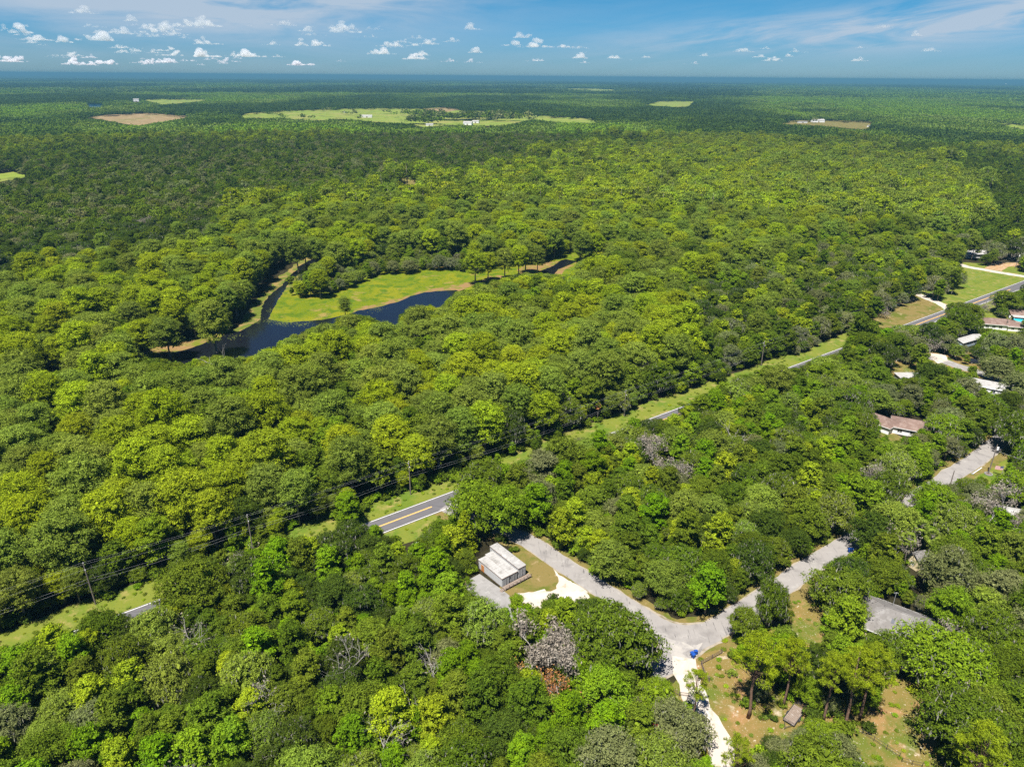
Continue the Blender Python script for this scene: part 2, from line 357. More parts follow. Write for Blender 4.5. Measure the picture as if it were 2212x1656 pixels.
# clearing by the containers
sheet('clearing_grass', zz(ZB, [(860, 330), (1000, 310), (1150, 380), (1440, 565), (1900, 840), (1950, 960), (1600, 1080), (1250, 1180), (900, 1240), (700, 800), (1000, 600)]), .024, M_DRY, 1.5, .5, 'rough grass between the storage containers and the side road', 'clearing')
sheet('clearing_sand', zz(ZB, [(1420, 560), (1500, 640), (1860, 850), (1900, 930), (1740, 1080), (1560, 1100), (1150, 1180), (960, 1080), (930, 880), (1160, 850), (1400, 830), (1500, 740)]), .034, M_SAND, 1.0, .7, 'white sand patch beside the storage containers', 'clearing')
sheet('concrete_slab', zz(ZB, [(465, 622), (760, 830), (850, 900), (870, 1010), (1000, 1200), (1010, 1400), (700, 1300), (440, 1040), (90, 850), (320, 700)]), .045, M_CONC, 0, 0, 'grey concrete slab in front of the storage containers', 'slab')
# river, marsh and banks
sheet('river_bank', zz(Z4, [(600, 1160), (840, 1075), (1000, 1000), (1250, 945), (1400, 905), (1480, 930), (1560, 860), (1600, 770), (1650, 720), (1740, 620), (1830, 540), (1960, 440), (2060, 390), (2110, 420), (2000, 540), (1900, 620), (1830, 700), (1780, 800), (1740, 850), (1640, 1000), (1000, 1200), (700, 1260)]),
      .006, M_BANK, 2.5, 1.2, 'tan and green weedy bank along the narrow dark channel', 'river bank')
sheet('marsh', [(575, 700), (590, 660), (612, 630), (640, 620), (733, 600), (820, 580), (937, 565), (1037, 575), (1084, 560), (1157, 555), (1230, 530), (1330, 525), (1330, 570), (1250, 610), (1120, 640), (985, 670), (860, 700), (700, 720), (620, 715)],
      .010, M_MARSH, 3, 1.2, 'bright yellow-green mat of floating marsh plants', 'marsh')
sheet('mud_bank', zz(Z5, [(-150, 880), (60, 800), (90, 760), (240, 728), (370, 695), (500, 650), (600, 628), (700, 612), (890, 580), (960, 550), (1040, 545), (1045, 570), (900, 600), (760, 645), (540, 670), (370, 735), (240, 775), (60, 880)]), .016, M_MUD, 1.4, 1.0, 'tan dead plants along the edge of the pool', 'mud bank')
sheet('mud_bank', zz(Z5, [(1140, 510), (1220, 470), (1350, 460), (1420, 450), (1400, 480), (1300, 520), (1250, 545), (1150, 540)]), .0165, M_MUD, 1.4, .8, 'tan bare patch beside the small dark inlet', 'mud bank')
sheet('mud_bank', zz(Z5, [(1370, 505), (1480, 470), (1510, 480), (1430, 520), (1420, 560), (1370, 545)]), .017, M_MUD, 1.4, .8, 'tan patch on the near edge of the small inlet', 'mud bank')
sheet('mud_bank', zz(Z4, [(780, 1085), (1000, 1015), (1250, 965), (1400, 922), (1455, 932), (1440, 960), (1200, 1030), (1000, 1060), (840, 1110)]), .014, M_MUD, 1.4, .7, 'tan strip of dead weeds under the cypress edge', 'mud bank')
water = [(-60, 840), (60, 795), (150, 772), (280, 773)] + zz(Z4, [(1000, 1062), (1200, 1030), (1430, 945), (1480, 920), (1560, 905), (1640, 860), (1690, 830), (1700, 740), (1740, 680), (1830, 610), (1850, 570), (1910, 520), (1990, 460), (2070, 420), (2075, 445), (1995, 505), (1885, 575), (1845, 640), (1795, 720), (1755, 790), (1740, 830), (1850, 850), (1980, 842), (2080, 835)]) + \
        zz(Z5, [(40, 800), (110, 775), (240, 750), (370, 715), (450, 680), (540, 655), (740, 640), (860, 700), (700, 900), (300, 980), (0, 960)]) + [(640, 800), (400, 830), (60, 850)]
sheet('river_water', water, .022, M_WATER, 1.5, .45, 'dark still river pool reflecting blue sky', 'river')
sheet('river_water', zz(Z5, [(1240, 560), (1270, 525), (1370, 485), (1420, 450), (1455, 440), (1530, 455), (1470, 482), (1400, 510), (1380, 545)]), .023, M_WATER, 1.0, .4, 'small black inlet at the end of the marsh', 'river')
sheet('river_water', [(640, 578), (700, 545), (760, 520), (766, 528), (706, 556), (660, 585)], .0235, M_WATER, 1.2, .3, 'shaded end of the narrow channel', 'river')
# fields along the road to the east and openings among the houses
sheet('roadside_field', zz(Z36, [(1150, 900), (1240, 780), (1480, 640), (1720, 690), (1720, 770), (1560, 830), (1400, 900), (1200, 960)]), .030, M_DRY, 3, 1, 'bare tan clearing beside the road with a utility pole', 'field')
sheet('roadside_field', zz(Z36, [(1440, 620), (1560, 560), (1780, 460), (2212, 480), (2300, 560), (2220, 590), (2000, 690), (1720, 800), (1600, 700)]), .032, M_VERGE, 3, 1, 'mown green field beside the far road', 'field')
ribbon('sand_track', smooth_line([G(*p) for p in zz(Z36, [(1380, 620), (1500, 660), (1600, 700), (1690, 740), (1740, 775)])], 3), -2.6, 2.6, .040, M_SAND, .8, 'pale sand driveway joining the road by the field', 'track', 1)
ribbon('sand_track', smooth_line([G(*p) for p in zz(ZW, [(900, 560), (1150, 640), (1500, 700), (1750, 745), (2212, 820), (2500, 860)])], 3), -3.2, 3.2, .042, M_SAND, .8, 'pale curved drive in front of the white roofed house', 'track', 1)
ribbon('sand_track', smooth_line([G(*p) for p in zz(ZW, [(1640, 700), (1800, 610), (2100, 600), (2400, 600)])], 3), -5, 5, .044, M_SOIL, .8, 'bare parking ground under the trees', 'track', 4)
sheet('yard_ground', zz(ZH, [(330, 260), (400, 110), (470, 60), (720, 40), (1000, 60), (1130, 190), (1130, 330), (900, 260), (620, 260), (420, 300)]), .019, M_LAWN, 3, 1, 'rough yard among the trees by the houses', 'yard')
sheet('yard_ground', zz(ZU, [(1500, 350), (1900, 300), (2300, 400), (2300, 760), (1700, 780), (1400, 560)]), .0195, M_VERGE, 3, 1, 'green yard around the white brown roofed house', 'yard')
STREET = smooth_line([G(*p) for p in zz(ZH, [(300, 20), (500, 85), (680, 118), (830, 170), (950, 205), (1080, 255), (1200, 310), (1330, 380)])], 2.5)
ribbon('street', STREET, -3, 3, .047, M_ASPH2, .2, 'pale street passing the white mobile home', 'road', 2)
sheet('driveway', zz(ZH, [(640, 80), (740, 90), (760, 130), (690, 150), (640, 110)]), .056, M_SAND, 1, .3, 'bright sand driveway off the street', 'driveway')
sheet('yard_ground', zz(ZH, [(270, 620), (330, 585), (430, 640), (480, 660), (380, 700)]), .021, M_DRY, 2, .5, 'small patch of dry yard in front of the twin brown roofs', 'yard')
sheet('yard_ground', zz(ZR, [(1280, 830), (1700, 540), (1960, 380), (2160, 500), (2200, 960), (1500, 1000), (1150, 900)]), .023, M_VERGE, 2, .6, 'sunny corner lawn with the flag', 'yard')
sheet('driveway', zz(ZT, [(1700, 1000), (1840, 1020), (2000, 1200), (2150, 1420), (1600, 1420)]), .048, M_CONC, 0, 0, 'smooth grey concrete drive at the edge of the lawn', 'driveway')
sheet('bare_patch', zz(Z(737.3, 1238.7, 1 / 3), [(1560, 900), (1600, 840), (1660, 850), (1690, 900), (1660, 940), (1580, 930)]), .020, M_SOIL, 1, .4, 'bare earth hollow among the oaks', 'bare ground')
sheet('bare_patch', zz(ZL, [(980, 440), (1040, 400), (1140, 430), (1160, 490), (1080, 520), (1000, 500)]), .026, surf('ash_black', (.03, .028, .03), [((.2, .17, .14), .8, .5, .7)]), .6, .3, 'black burnt patch on the lawn', 'bare ground')
# far pastures
FARF = [('hay_field', M_FIELD, zz(ZF1, [(500, 765), (700, 745), (940, 731), (1240, 755), (1150, 775), (900, 815), (780, 800), (640, 772)]), 'brown hay field among the far woods'),
        ('pasture', M_PAST, zz(ZF1, [(930, 650), (965, 641), (1400, 641), (1300, 657), (1130, 674), (1060, 680)]), 'pale green pasture behind the far barn'),
        ('pasture', M_PAST, [(523, 247), (567, 242), (650, 238), (737, 235), (787, 233), (897, 234), (950, 232), (997, 239), (1071, 242), (1114, 247), (1204, 252), (1275, 256), (1290, 266), (1220, 266), (1150, 258), (1084, 273), (1047, 272), (971, 270), (917, 276), (884, 268), (814, 264), (784, 261), (737, 257), (683, 261), (613, 256), (523, 256)], 'long green pasture with barns across the middle distance'),
        ('hay_field', M_FIELD, [(912, 236), (960, 232), (995, 237), (960, 243), (915, 243)], 'tan corner of the long far pasture'),
        ('pasture', M_PAST, zz(ZF2, [(1330, 580), (1420, 571), (1690, 569), (1870, 590), (1700, 597), (1500, 590)]), 'thin pale pasture strip near the horizon'),
        ('pasture', M_PAST, [(1391, 228), (1431, 217), (1500, 219), (1484, 233)], 'small pale pasture beyond the woods'),
        ('pasture', M_DRY, zz(ZF3, [(630, 805), (700, 782), (830, 778), (1230, 788), (1210, 835), (1150, 840), (940, 820), (700, 808)]), 'dry clearing with the white barn before the pines'),
        ('pasture', M_PAST, zz(ZF3, [(2010, 795), (2260, 812), (2260, 850), (2130, 825)]), 'strip of pasture at the far edge of the woods'),
        ('pasture', M_PAST, [(-20, 378), (30, 372), (64, 382), (0, 394)], 'small grassy gap in the dark woods'),
        ('pasture', M_DRY, zz(ZF2, [(350, 1165), (440, 1150), (500, 1190), (440, 1215)]), 'small sunny gap under the dark oaks')]
for i, (nm, mt, pts, lab) in enumerate(FARF): sheet(nm, pts, .12 + .03 * i, mt, 12, 3, lab, 'field')
sheet('pond', [(190, 225), (222, 224), (221, 231), (214, 233), (193, 233)], .5, M_POND, 10, 2, 'tiny blue pond in the far woods', 'pond')
# ------------------------------------------------------------------ where the photo shows open ground (crowns keep off these)
MS = 2                                         # mask cell in photo pixels
MW, MH = int(PW / MS) + 400, int(PH / MS) + 400
OFF = 200
def raster(polys, val=1, m=None):
    m = np.zeros((MH, MW), np.uint8) if m is None else m
    for pts in polys:
        p = np.array(pts, float) / MS + OFF
        x0, y0 = np.floor(p.min(0)).astype(int); x1, y1 = np.ceil(p.max(0)).astype(int)
        x0, y0 = max(x0, 0), max(y0, 0); x1, y1 = min(x1, MW - 1), min(y1, MH - 1)
        if x1 < x0 or y1 < y0: continue
        X, Y = np.meshgrid(np.arange(x0, x1 + 1) + .5, np.arange(y0, y1 + 1) + .5); ins = np.zeros(X.shape, bool)
        for i in range(len(p)):
            (ax, ay), (bx, by) = p[i], p[(i + 1) % len(p)]
            c = ((ay > Y) != (by > Y)) & (X < (bx - ax) * (Y - ay) / ((by - ay) if by != ay else 1e-9) + ax)
            ins ^= c
        m[y0:y1 + 1, x0:x1 + 1][ins] = val
    return m
OPEN = [
    # river, channel, marsh
    [(283, 767), (333, 750), (417, 733), (467, 720), (490, 722), (508, 708), (520, 685), (538, 655), (563, 620), (576, 598), (610, 572), (643, 556), (690, 556), (690, 562), (645, 590), (625, 620), (623, 640), (690, 648), (735, 628), (757, 620), (820, 596), (880, 592), (937, 584), (1037, 590), (1084, 573), (1124, 574), (1157, 569), (1207, 560), (1230, 545), (1300, 540), (1303, 552), (1252, 560), (1243, 575), (1232, 594), (1157, 590), (1121, 590), (1080, 605), (1034, 612), (985, 630), (946, 662), (930, 657), (871, 672), (840, 702), (815, 690), (785, 680), (760, 676), (700, 697), (690, 702), (640, 720), (585, 748), (567, 765), (500, 772), (455, 766), (400, 780), (365, 776), (330, 768), (290, 771)],
    [(97, 786), (140, 780), (150, 790), (125, 802), (100, 800)],
    # main road and verges
    [(787, 1131), (804, 1106), (797, 1088), (884, 1073), (951, 1041), (975, 1041), (985, 1059), (960, 1079), (972, 1098), (962, 1109), (917, 1132), (910, 1152), (880, 1177), (871, 1169), (844, 1146)],
    [(1074, 1007), (1085, 990), (1131, 980), (1204, 956), (1237, 932), (1321, 903), (1347, 893), (1404, 866), (1475, 851), (1540, 822), (1540, 838), (1490, 866), (1452, 889), (1440, 900), (1412, 906), (1377, 900), (1347, 907), (1317, 932), (1280, 932), (1204, 952), (1130, 988)],
    [(1568, 826), (1571, 808), (1635, 788), (1681, 772), (1735, 762), (1788, 732), (1822, 722), (1819, 752), (1800, 762), (1738, 772), (1738, 784), (1715, 796), (1690, 789), (1635, 793), (1595, 813)],
    [(1873, 684), (1891, 690), (1908, 678), (1975, 648), (1978, 635), (2041, 660), (2038, 668), (2050, 680), (2030, 690), (1990, 703), (1960, 701), (1908, 704)],
    [(1985, 622), (1990, 630), (2038, 651), (2050, 645), (2065, 636), (2092, 612), (2092, 590), (2075, 573), (2128, 576), (2161, 583), (2212, 594), (2212, 622), (2160, 640), (2101, 652), (2081, 651)],
    [(0, 1372), (60, 1342), (100, 1330), (160, 1308), (205, 1290), (235, 1300), (340, 1252), (350, 1288), (300, 1306), (270, 1318), (255, 1300), (215, 1312), (190, 1320), (130, 1352), (105, 1350), (70, 1375), (20, 1400), (0, 1416)],
    [(268, 1312), (353, 1284), (350, 1292), (300, 1318), (272, 1326)],
    [(418, 1276), (478, 1262), (478, 1268), (425, 1284)], [(505, 1244), (520, 1240), (520, 1246), (508, 1250)],
    [(618, 1150), (690, 1125), (730, 1133), (700, 1148), (640, 1160)],
    # containers, slab, clearing, side road
    zz(ZB, [(440, 440), (425, 380), (460, 310), (510, 215), (600, 180), (760, 290), (900, 370), (1000, 330), (1100, 350), (1060, 230), (1180, 190), (1330, 260), (1480, 360), (1600, 400), (2212, 800), (2212, 860), (2120, 880), (1990, 830), (1880, 850), (1800, 950), (1660, 970), (1620, 930), (1450, 850), (1290, 870), (1230, 980), (1280, 1050), (1190, 1060), (1130, 960), (1000, 880), (900, 850), (870, 880), (850, 980), (780, 960), (650, 940), (600, 900), (540, 790), (420, 700), (340, 690), (440, 630)]),
    zz(ZJ, [(0, 90), (30, 60), (200, 190), (450, 330), (650, 440), (830, 490), (1000, 480), (1250, 440), (1330, 370), (1480, 330), (1600, 250), (1640, 215), (1800, 130), (1920, 85), (1880, 150), (1940, 300), (1920, 400), (1830, 440), (1700, 440), (1600, 480), (1540, 540), (1420, 580), (1370, 620), (1370, 760), (1360, 900), (1370, 960), (1420, 1000), (1600, 1110), (1680, 1180), (1740, 1239), (1500, 1350), (700, 1300), (640, 1239), (530, 1180), (560, 1120), (500, 1050), (560, 930), (590, 830), (520, 730), (440, 640), (280, 530), (150, 400)]),
    zz(ZD, [(420, 60), (460, 250), (520, 340), (500, 470), (560, 560), (560, 700), (600, 790), (640, 951), (780, 951), (790, 860), (880, 800), (960, 780), (1040, 680), (1060, 560), (1000, 480), (930, 420), (820, 300), (760, 230), (720, 330), (640, 280), (600, 130)]),
    zz(Z6, [(130, 640), (160, 560), (250, 500), (370, 610), (430, 640), (400, 720), (310, 720), (320, 800), (380, 880), (420, 940), (560, 980), (650, 970), (640, 900), (740, 850), (780, 870), (785, 960), (740, 1000), (660, 985), (590, 1010), (500, 1060), (420, 1120), (330, 1100), (200, 950), (130, 850), (240, 830), (210, 740)]),
    zz(Z6, [(1330, 700), (1480, 715), (1500, 780), (1600, 830), (1640, 860), (1640, 930), (1600, 970), (1600, 1040), (1555, 1090), (1545, 1140), (1600, 1239), (1240, 1239), (1150, 1130), (1110, 1070), (1180, 1085), (1290, 1050), (1250, 1000), (1220, 950), (1270, 880), (1320, 800)]),
    zz(Z6, [(700, 130), (800, 50), (830, 10), (810, 180), (860, 270), (905, 310), (885, 400), (850, 435), (760, 445), (740, 400), (715, 370), (705, 330), (750, 270), (700, 190)]),
    zz(Z6, [(1215, 290), (1350, 190), (1480, 230), (1550, 315), (1500, 350), (1440, 340), (1340, 315), (1320, 380), (1230, 335)]),
    zz(Z6, [(1440, 205), (1510, 190), (1510, 225), (1470, 220)]),
    zz(ZR, [(870, 920), (860, 850), (960, 790), (1030, 730), (900, 690), (1080, 560), (1170, 590), (1500, 460), (1640, 380), (1700, 340), (1790, 240), (1930, 135), (2050, 220), (1985, 330), (1950, 440), (1960, 540), (1900, 600), (1850, 680), (1890, 860), (1800, 850), (1700, 900), (1450, 830), (1400, 870), (1230, 890), (1150, 880), (1080, 920), (1000, 1040), (940, 990)]),
    zz(ZR, [(480, 1090), (550, 1110), (550, 1260), (440, 1390), (280, 1470), (300, 1310), (450, 1210)]),
    zz(ZS, [(60, 540), (150, 460), (310, 365), (440, 310), (590, 225), (685, 135), (685, 240), (645, 295), (600, 315), (530, 320), (430, 370), (380, 440), (330, 540), (300, 590), (270, 640), (230, 560), (230, 500), (120, 500)]),
    zz(ZS, [(810, 140), (850, 92), (858, 140), (830, 150)],), zz(ZS, [(1003, 285), (1070, 290), (1060, 380), (1010, 370)]), zz(ZS, [(1010, 440), (1050, 430), (1075, 490), (1060, 520)]),
    # houses and street
    zz(ZH, [(245, 470), (300, 472), (345, 510), (430, 530), (500, 505), (625, 552), (560, 580), (500, 632), (430, 620), (410, 660), (385, 660), (305, 622), (340, 600), (300, 560)]),
    zz(ZH, [(370, 225), (400, 130), (450, 150), (520, 185), (560, 215), (550, 235), (440, 240), (400, 250)]),
    zz(ZH, [(490, 72), (530, 82), (520, 96), (495, 90)]), zz(ZH, [(640, 90), (650, 80), (720, 80), (745, 130), (870, 172), (890, 205), (760, 170), (700, 148), (640, 130)]),
    zz(ZH, [(905, 140), (975, 130), (975, 170), (930, 165)]),
    zz(ZH, [(985, 250), (1150, 320), (1060, 345), (1000, 300)]), zz(ZH, [(950, 200), (1090, 240), (1090, 268), (1000, 240)]),
    zz(ZU, [(1370, 770), (1400, 740), (1600, 700), (1620, 740), (1600, 790), (1500, 820), (1380, 830)]),
    zz(ZU, [(1720, 545), (1850, 500), (2040, 545), (2212, 520), (2212, 640), (2180, 700), (2050, 660), (1880, 655), (1720, 610)]),
    zz(ZU, [(2090, 400), (2212, 370), (2212, 480), (2110, 470)]), zz(ZU, [(1640, 310), (1770, 280), (1790, 390), (1700, 380)]),
    zz(ZW, [(1110, 370), (1230, 330), (1440, 315), (1510, 340), (1480, 400), (1350, 440), (1200, 440), (1120, 420)]),
    zz(ZW, [(990, 600), (1300, 650), (1500, 690), (1650, 590), (1900, 470), (2060, 560), (2080, 640), (1800, 660), (1760, 730), (2212, 790), (2212, 850), (2100, 850), (1700, 770), (1300, 750), (1150, 720), (990, 650)]),
    zz(Z36, [(1735, 640), (1795, 630), (1800, 700), (1760, 690)]),
]
OPEN_FAR = [p for _, _, p, _ in FARF] + [[(188, 224), (222, 223), (222, 230), (214, 233), (190, 233)], [(286, 216), (302, 214), (303, 221), (288, 222)]]
mask = raster(OPEN); mask = raster(OPEN_FAR, 1, mask)

ZONES = [(1, [(-300, 380), (300, 330), (700, 290), (1000, 290), (1300, 320), (1100, 370), (900, 395), (740, 435), (440, 540), (300, 600), (-300, 640)]),
         (2, [(-300, 640), (0, 620), (200, 560), (440, 520), (560, 440), (740, 430), (900, 395), (1100, 365), (1300, 325), (1600, 310), (1900, 330), (2130, 390), (2140, 470), (1950, 500), (1750, 540), (1600, 600), (1500, 650), (1500, 780), (1350, 850), (1200, 900), (900, 1000), (750, 1060), (500, 1150), (200, 1230), (0, 1300), (-300, 1420)]),
         (3, [(1510, 660), (1600, 590), (1750, 530), (2000, 500), (2212, 470), (2500, 470), (2500, 600), (2212, 600), (1960, 640), (1870, 690), (1750, 740), (1600, 800), (1450, 860), (1380, 860), (1500, 780)]),
         (6, [(620, 640), (650, 560), (740, 525), (830, 520), (870, 505), (1000, 520), (1040, 560), (1100, 575), (930, 590), (740, 630), (690, 650)]),
         (7, [(-300, 1450), (0, 1300), (500, 1150), (900, 1010), (1200, 900), (1450, 840), (1450, 880), (1100, 990), (900, 1050), (700, 1100), (400, 1220), (0, 1400), (-300, 1540)]),
         (4, [(-300, 1440), (0, 1400), (350, 1270), (800, 1130), (960, 1060), (1080, 1000), (1400, 880), (1600, 830), (1760, 780), (1870, 900), (1900, 1100), (1640, 1260), (1480, 1330), (1300, 1250), (1200, 1330), (1400, 1400), (1300, 2000), (-300, 2000)]),
         (5, [(1250, 2000), (1300, 1400), (1450, 1350), (1700, 1250), (1900, 1100), (1870, 900), (1760, 780), (1900, 700), (2212, 600), (2600, 560), (2600, 2000)])]
zone = np.zeros((MH, MW), np.uint8)
for k, p in ZONES: raster([p], k, zone)
def look(m, u, v):
    i = np.clip((np.asarray(v) / MS + OFF).astype(int), 0, MH - 1); j = np.clip((np.asarray(u) / MS + OFF).astype(int), 0, MW - 1)
    return m[i, j]

def zone_at(P, u, v):
    """stand boundaries wander instead of running straight"""
    du = np.array([mnoise.noise(Vector((x * .012, y * .012, 1))) for x, y in P]); dv = np.array([mnoise.noise(Vector((x * .012, y * .012, 9))) for x, y in P])
    far = np.clip(1 - (np.asarray(v) - 900) / 500, .15, 1); return look(zone, u + far * (du * 130 + RTW.normal(size=len(P)) * 14), v + far * (dv * 45 + RTW.normal(size=len(P)) * 6))
# ground nobody may root in (roads, slab, buildings), in world metres
def seg_dist(P, A, B):
    d = B - A; t = np.clip(((P - A) @ d) / (d @ d), 0, 1); return np.linalg.norm(P - (A + t[:, None] * d), axis=1)
def line_dist(P, line):
    L = np.array([(p.x, p.y) for p in line]); r = np.full(len(P), 1e9)
    for a, b in zip(L[:-1], L[1:]): r = np.minimum(r, seg_dist(P, a, b))
    return r
NO_ROOT = []                                   # (x, y, radius) filled by the buildings and objects

# ------------------------------------------------------------------ tree parts as arrays of small leaf faces
def rng_(seed): return np.random.default_rng(seed)
def unit(a): return a / np.maximum(np.linalg.norm(a, axis=-1, keepdims=True), 1e-9)
def leaves(rng, C, RX, RZ, n, size, aspect=.6, outb=.8, up=.4, rnd=.6, low=-.25, shell=(.72, 1.08), sub=13, flat=.55):
    """n leaf faces on every puff, gathered into small sprays on its upper side"""
    k = len(C); d0 = unit(rng.normal(size=(k * sub * 3, 3))); d0 = d0[d0[:, 2] > low + rng.uniform(-.25, .25, len(d0))][:k * sub]
    s_ = len(d0) // k; d0 = d0[:s_ * k]; pid = np.repeat(np.arange(k), s_); reach = rng.uniform(*shell, (len(d0), 1)) * rng.uniform(.85, 1.15, (len(d0), 1))
    m = max(1, n // s_); d = np.repeat(d0, m, 0); idx = np.repeat(pid, m); rc = np.repeat(reach, m, 0)
    sc_ = np.stack([RX[idx], RX[idx], RZ[idx]], 1); spread = 1.5 / math.sqrt(s_)
    j = rng.normal(size=d.shape) * np.array([1, 1, flat]) * spread * .5 * np.repeat(rng.uniform(.6, 1.3, (len(d0), 1)), m, 0)
    p = C[idx] + d * sc_ * rc + j * RX[idx][:, None]
    nn = unit(outb * d / sc_ * RX[idx][:, None] + up * np.array([0, 0, 1]) + .5 * unit(j) + rnd * rng.normal(size=d.shape))
    return faces_at(rng, p, nn, size, aspect)
def faces_at(rng, p, nn, size, aspect):
    t = unit(np.cross(nn, rng.normal(size=nn.shape))); b = np.cross(nn, t)
    s = (size * rng.uniform(.6, 1.35, (len(p), 1))).astype(float)
    return np.stack([p - t * s, p - b * s * aspect + nn * s * .12, p + t * s, p + b * s * aspect + nn * s * .12], 1)
def strands(rng, P, length, width):
    """hanging moss: narrow drooping faces"""
    k = len(P); a = rng.uniform(0, 6.28, k); t = np.stack([np.cos(a), np.sin(a), np.zeros(k)], 1); L = rng.uniform(.5, 1.2, (k, 1)) * length; w = rng.uniform(.5, 1.2, (k, 1)) * width
    dn = np.array([0, 0, -1.0]) + rng.normal(size=(k, 3)) * .12
    return np.stack([P - t * w, P + dn * L * .6 - t * w * .7, P + dn * L, P + dn * L * .5 + t * w], 1)
def skeleton(b, rng, h, top, targets, r0, lean=0.0, start=.3, n=6, limb_r=.35, maxl=14):
    """tapered trunk and limbs that reach towards the puffs"""
    bend = rng.normal(size=(4, 2)) * lean
    ks = [0, .12, .35, .65, 1]
    pts = [Vector((bend[min(i, 3)][0] * ks[i], bend[min(i, 3)][1] * ks[i], -0.3 if i == 0 else top * ks[i])) for i in range(5)]
    b.tube(pts, [r0 * 1.35, r0, r0 * .82, r0 * .6, r0 * .25], n)
    for c in targets[:maxl]:
        c = Vector(c); t = min(max(start, (c.z / top) * rng.uniform(.55, .8)), .92); i = max(j for j in range(5) if ks[j] <= t)
        j = min(i + 1, 4); a = pts[i].lerp(pts[j], (t - ks[i]) / max(ks[j] - ks[i], .01)); m = a.lerp(c, .5) + Vector((0, 0, (c - a).length * .08)) + Vector(rng.normal(size=3)) * .25
        b.tube([a, m, c], [r0 * limb_r * (1 - t * .5), r0 * limb_r * .55, .03], 4, False)

def t_cypress(seed, lod=0):
    rng = rng_(seed); h = rng.uniform(19, 22); RXm = rng.uniform(4.9, 6.8); cz = h * .60
    n = 110 if lod == 0 else (54 if lod == 1 else 12)
    g = np.arange(n); a = g * 2.39996 + rng.normal(size=n) * .35; t = rng.uniform(0, 1, n) ** .72
    z = h * (.34 + .64 * t); e = np.clip((z - cz) / (h - cz), -1, 1)
    env = RXm * np.where(e > 0, np.sqrt(np.clip(1 - e ** 2.6, .02, 1)), .72 + .28 * (1 + e)); rr = env * np.sqrt(rng.uniform(.45, 1, n)); rr = np.where(e > .75, rr * .9, rr)
    C = np.stack([np.cos(a) * rr, np.sin(a) * rr, z], 1); RX = rng.uniform(1.05, 2.1, n) * (1 if lod < 2 else 2.0); RZ = RX * rng.uniform(.36, .55, n)
    if lod == 0:
        Q = np.concatenate([leaves(rng, C, RX, RZ, 150, .205, .5, low=-.2), leaves(rng, C * [.6, .6, .97] - [0, 0, .5], RX, RZ, 14, .55, .7)])
    elif lod == 1: Q = leaves(rng, C, RX * 1.12, RZ * 1.2, 44, .42, .65, low=-.1)
    else: Q = leaves(rng, C, RX, RZ * 1.3, 5, 1.5, .8, low=.0, sub=5)
    b = MB(); order = np.argsort(-rr)
    skeleton(b, rng, h, h * .93, C[order[:18]] if lod == 0 else C[:4], .42, .25, .35, 7 if lod == 0 else 4, .33, 16 if lod == 0 else 2)
    return dict(Q=Q, b=b, moss=None, h=h, r=RXm + .6, zc=h * .64, rz=h * .36)
def t_oak(seed, lod=0, moss=40, spread=1.0):
    rng = rng_(seed); h = rng.uniform(10.5, 13) * (.5 + .5 * spread); A = rng.uniform(5.0, 6.4) * spread; cz = h * .50
    n = 74 if lod == 0 else (40 if lod == 1 else 11)
    g = np.arange(n); a = g * 2.39996 + rng.normal(size=n) * .4; t = rng.uniform(-.25, 1, n)
    rr = A * np.sqrt(np.clip(1 - np.clip(t, 0, 1) ** 2, .03, 1)) * np.sqrt(rng.uniform(.5, 1, n)) * (1 + .16 * np.sin(a * 3 + seed)); z = cz + t * (h - cz - .6)
    C = np.stack([np.cos(a) * rr, np.sin(a) * rr, z], 1); RX = rng.uniform(1.0, 1.75, n) * (1 if lod < 2 else 2.0); RZ = RX * rng.uniform(.62, .85, n)
    if lod == 0: Q = np.concatenate([leaves(rng, C, RX, RZ, 160, .18, .55), leaves(rng, C * [.6, .6, .92], RX, RZ, 12, .6, .7)])
    elif lod == 1: Q = leaves(rng, C, RX * 1.1, RZ * 1.1, 44, .40, .65, low=-.1)
    else: Q = leaves(rng, C, RX, RZ, 5, 1.5, .8, low=0, sub=5)
    ms = None
    if lod == 0 and moss:
        k = rng.integers(0, n, moss * 6); P = C[k] + np.stack([rng.normal(size=len(k)) * .55, rng.normal(size=len(k)) * .55, -RZ[k] * rng.uniform(-.75, .6, len(k))], 1)
        P = P + unit(P - [0, 0, cz]) * .35; ms = strands(rng, P, 1.5, .16)
    b = MB(); order = np.argsort(-rr); skeleton(b, rng, h, h * .85, C[order[:20]] if lod == 0 else C[:4], .38, .5, .2, 7 if lod == 0 else 4, .5, 18 if lod == 0 else 2)
    return dict(Q=Q, b=b, moss=ms, h=h, r=A + .7, zc=h * .60, rz=h * .42)
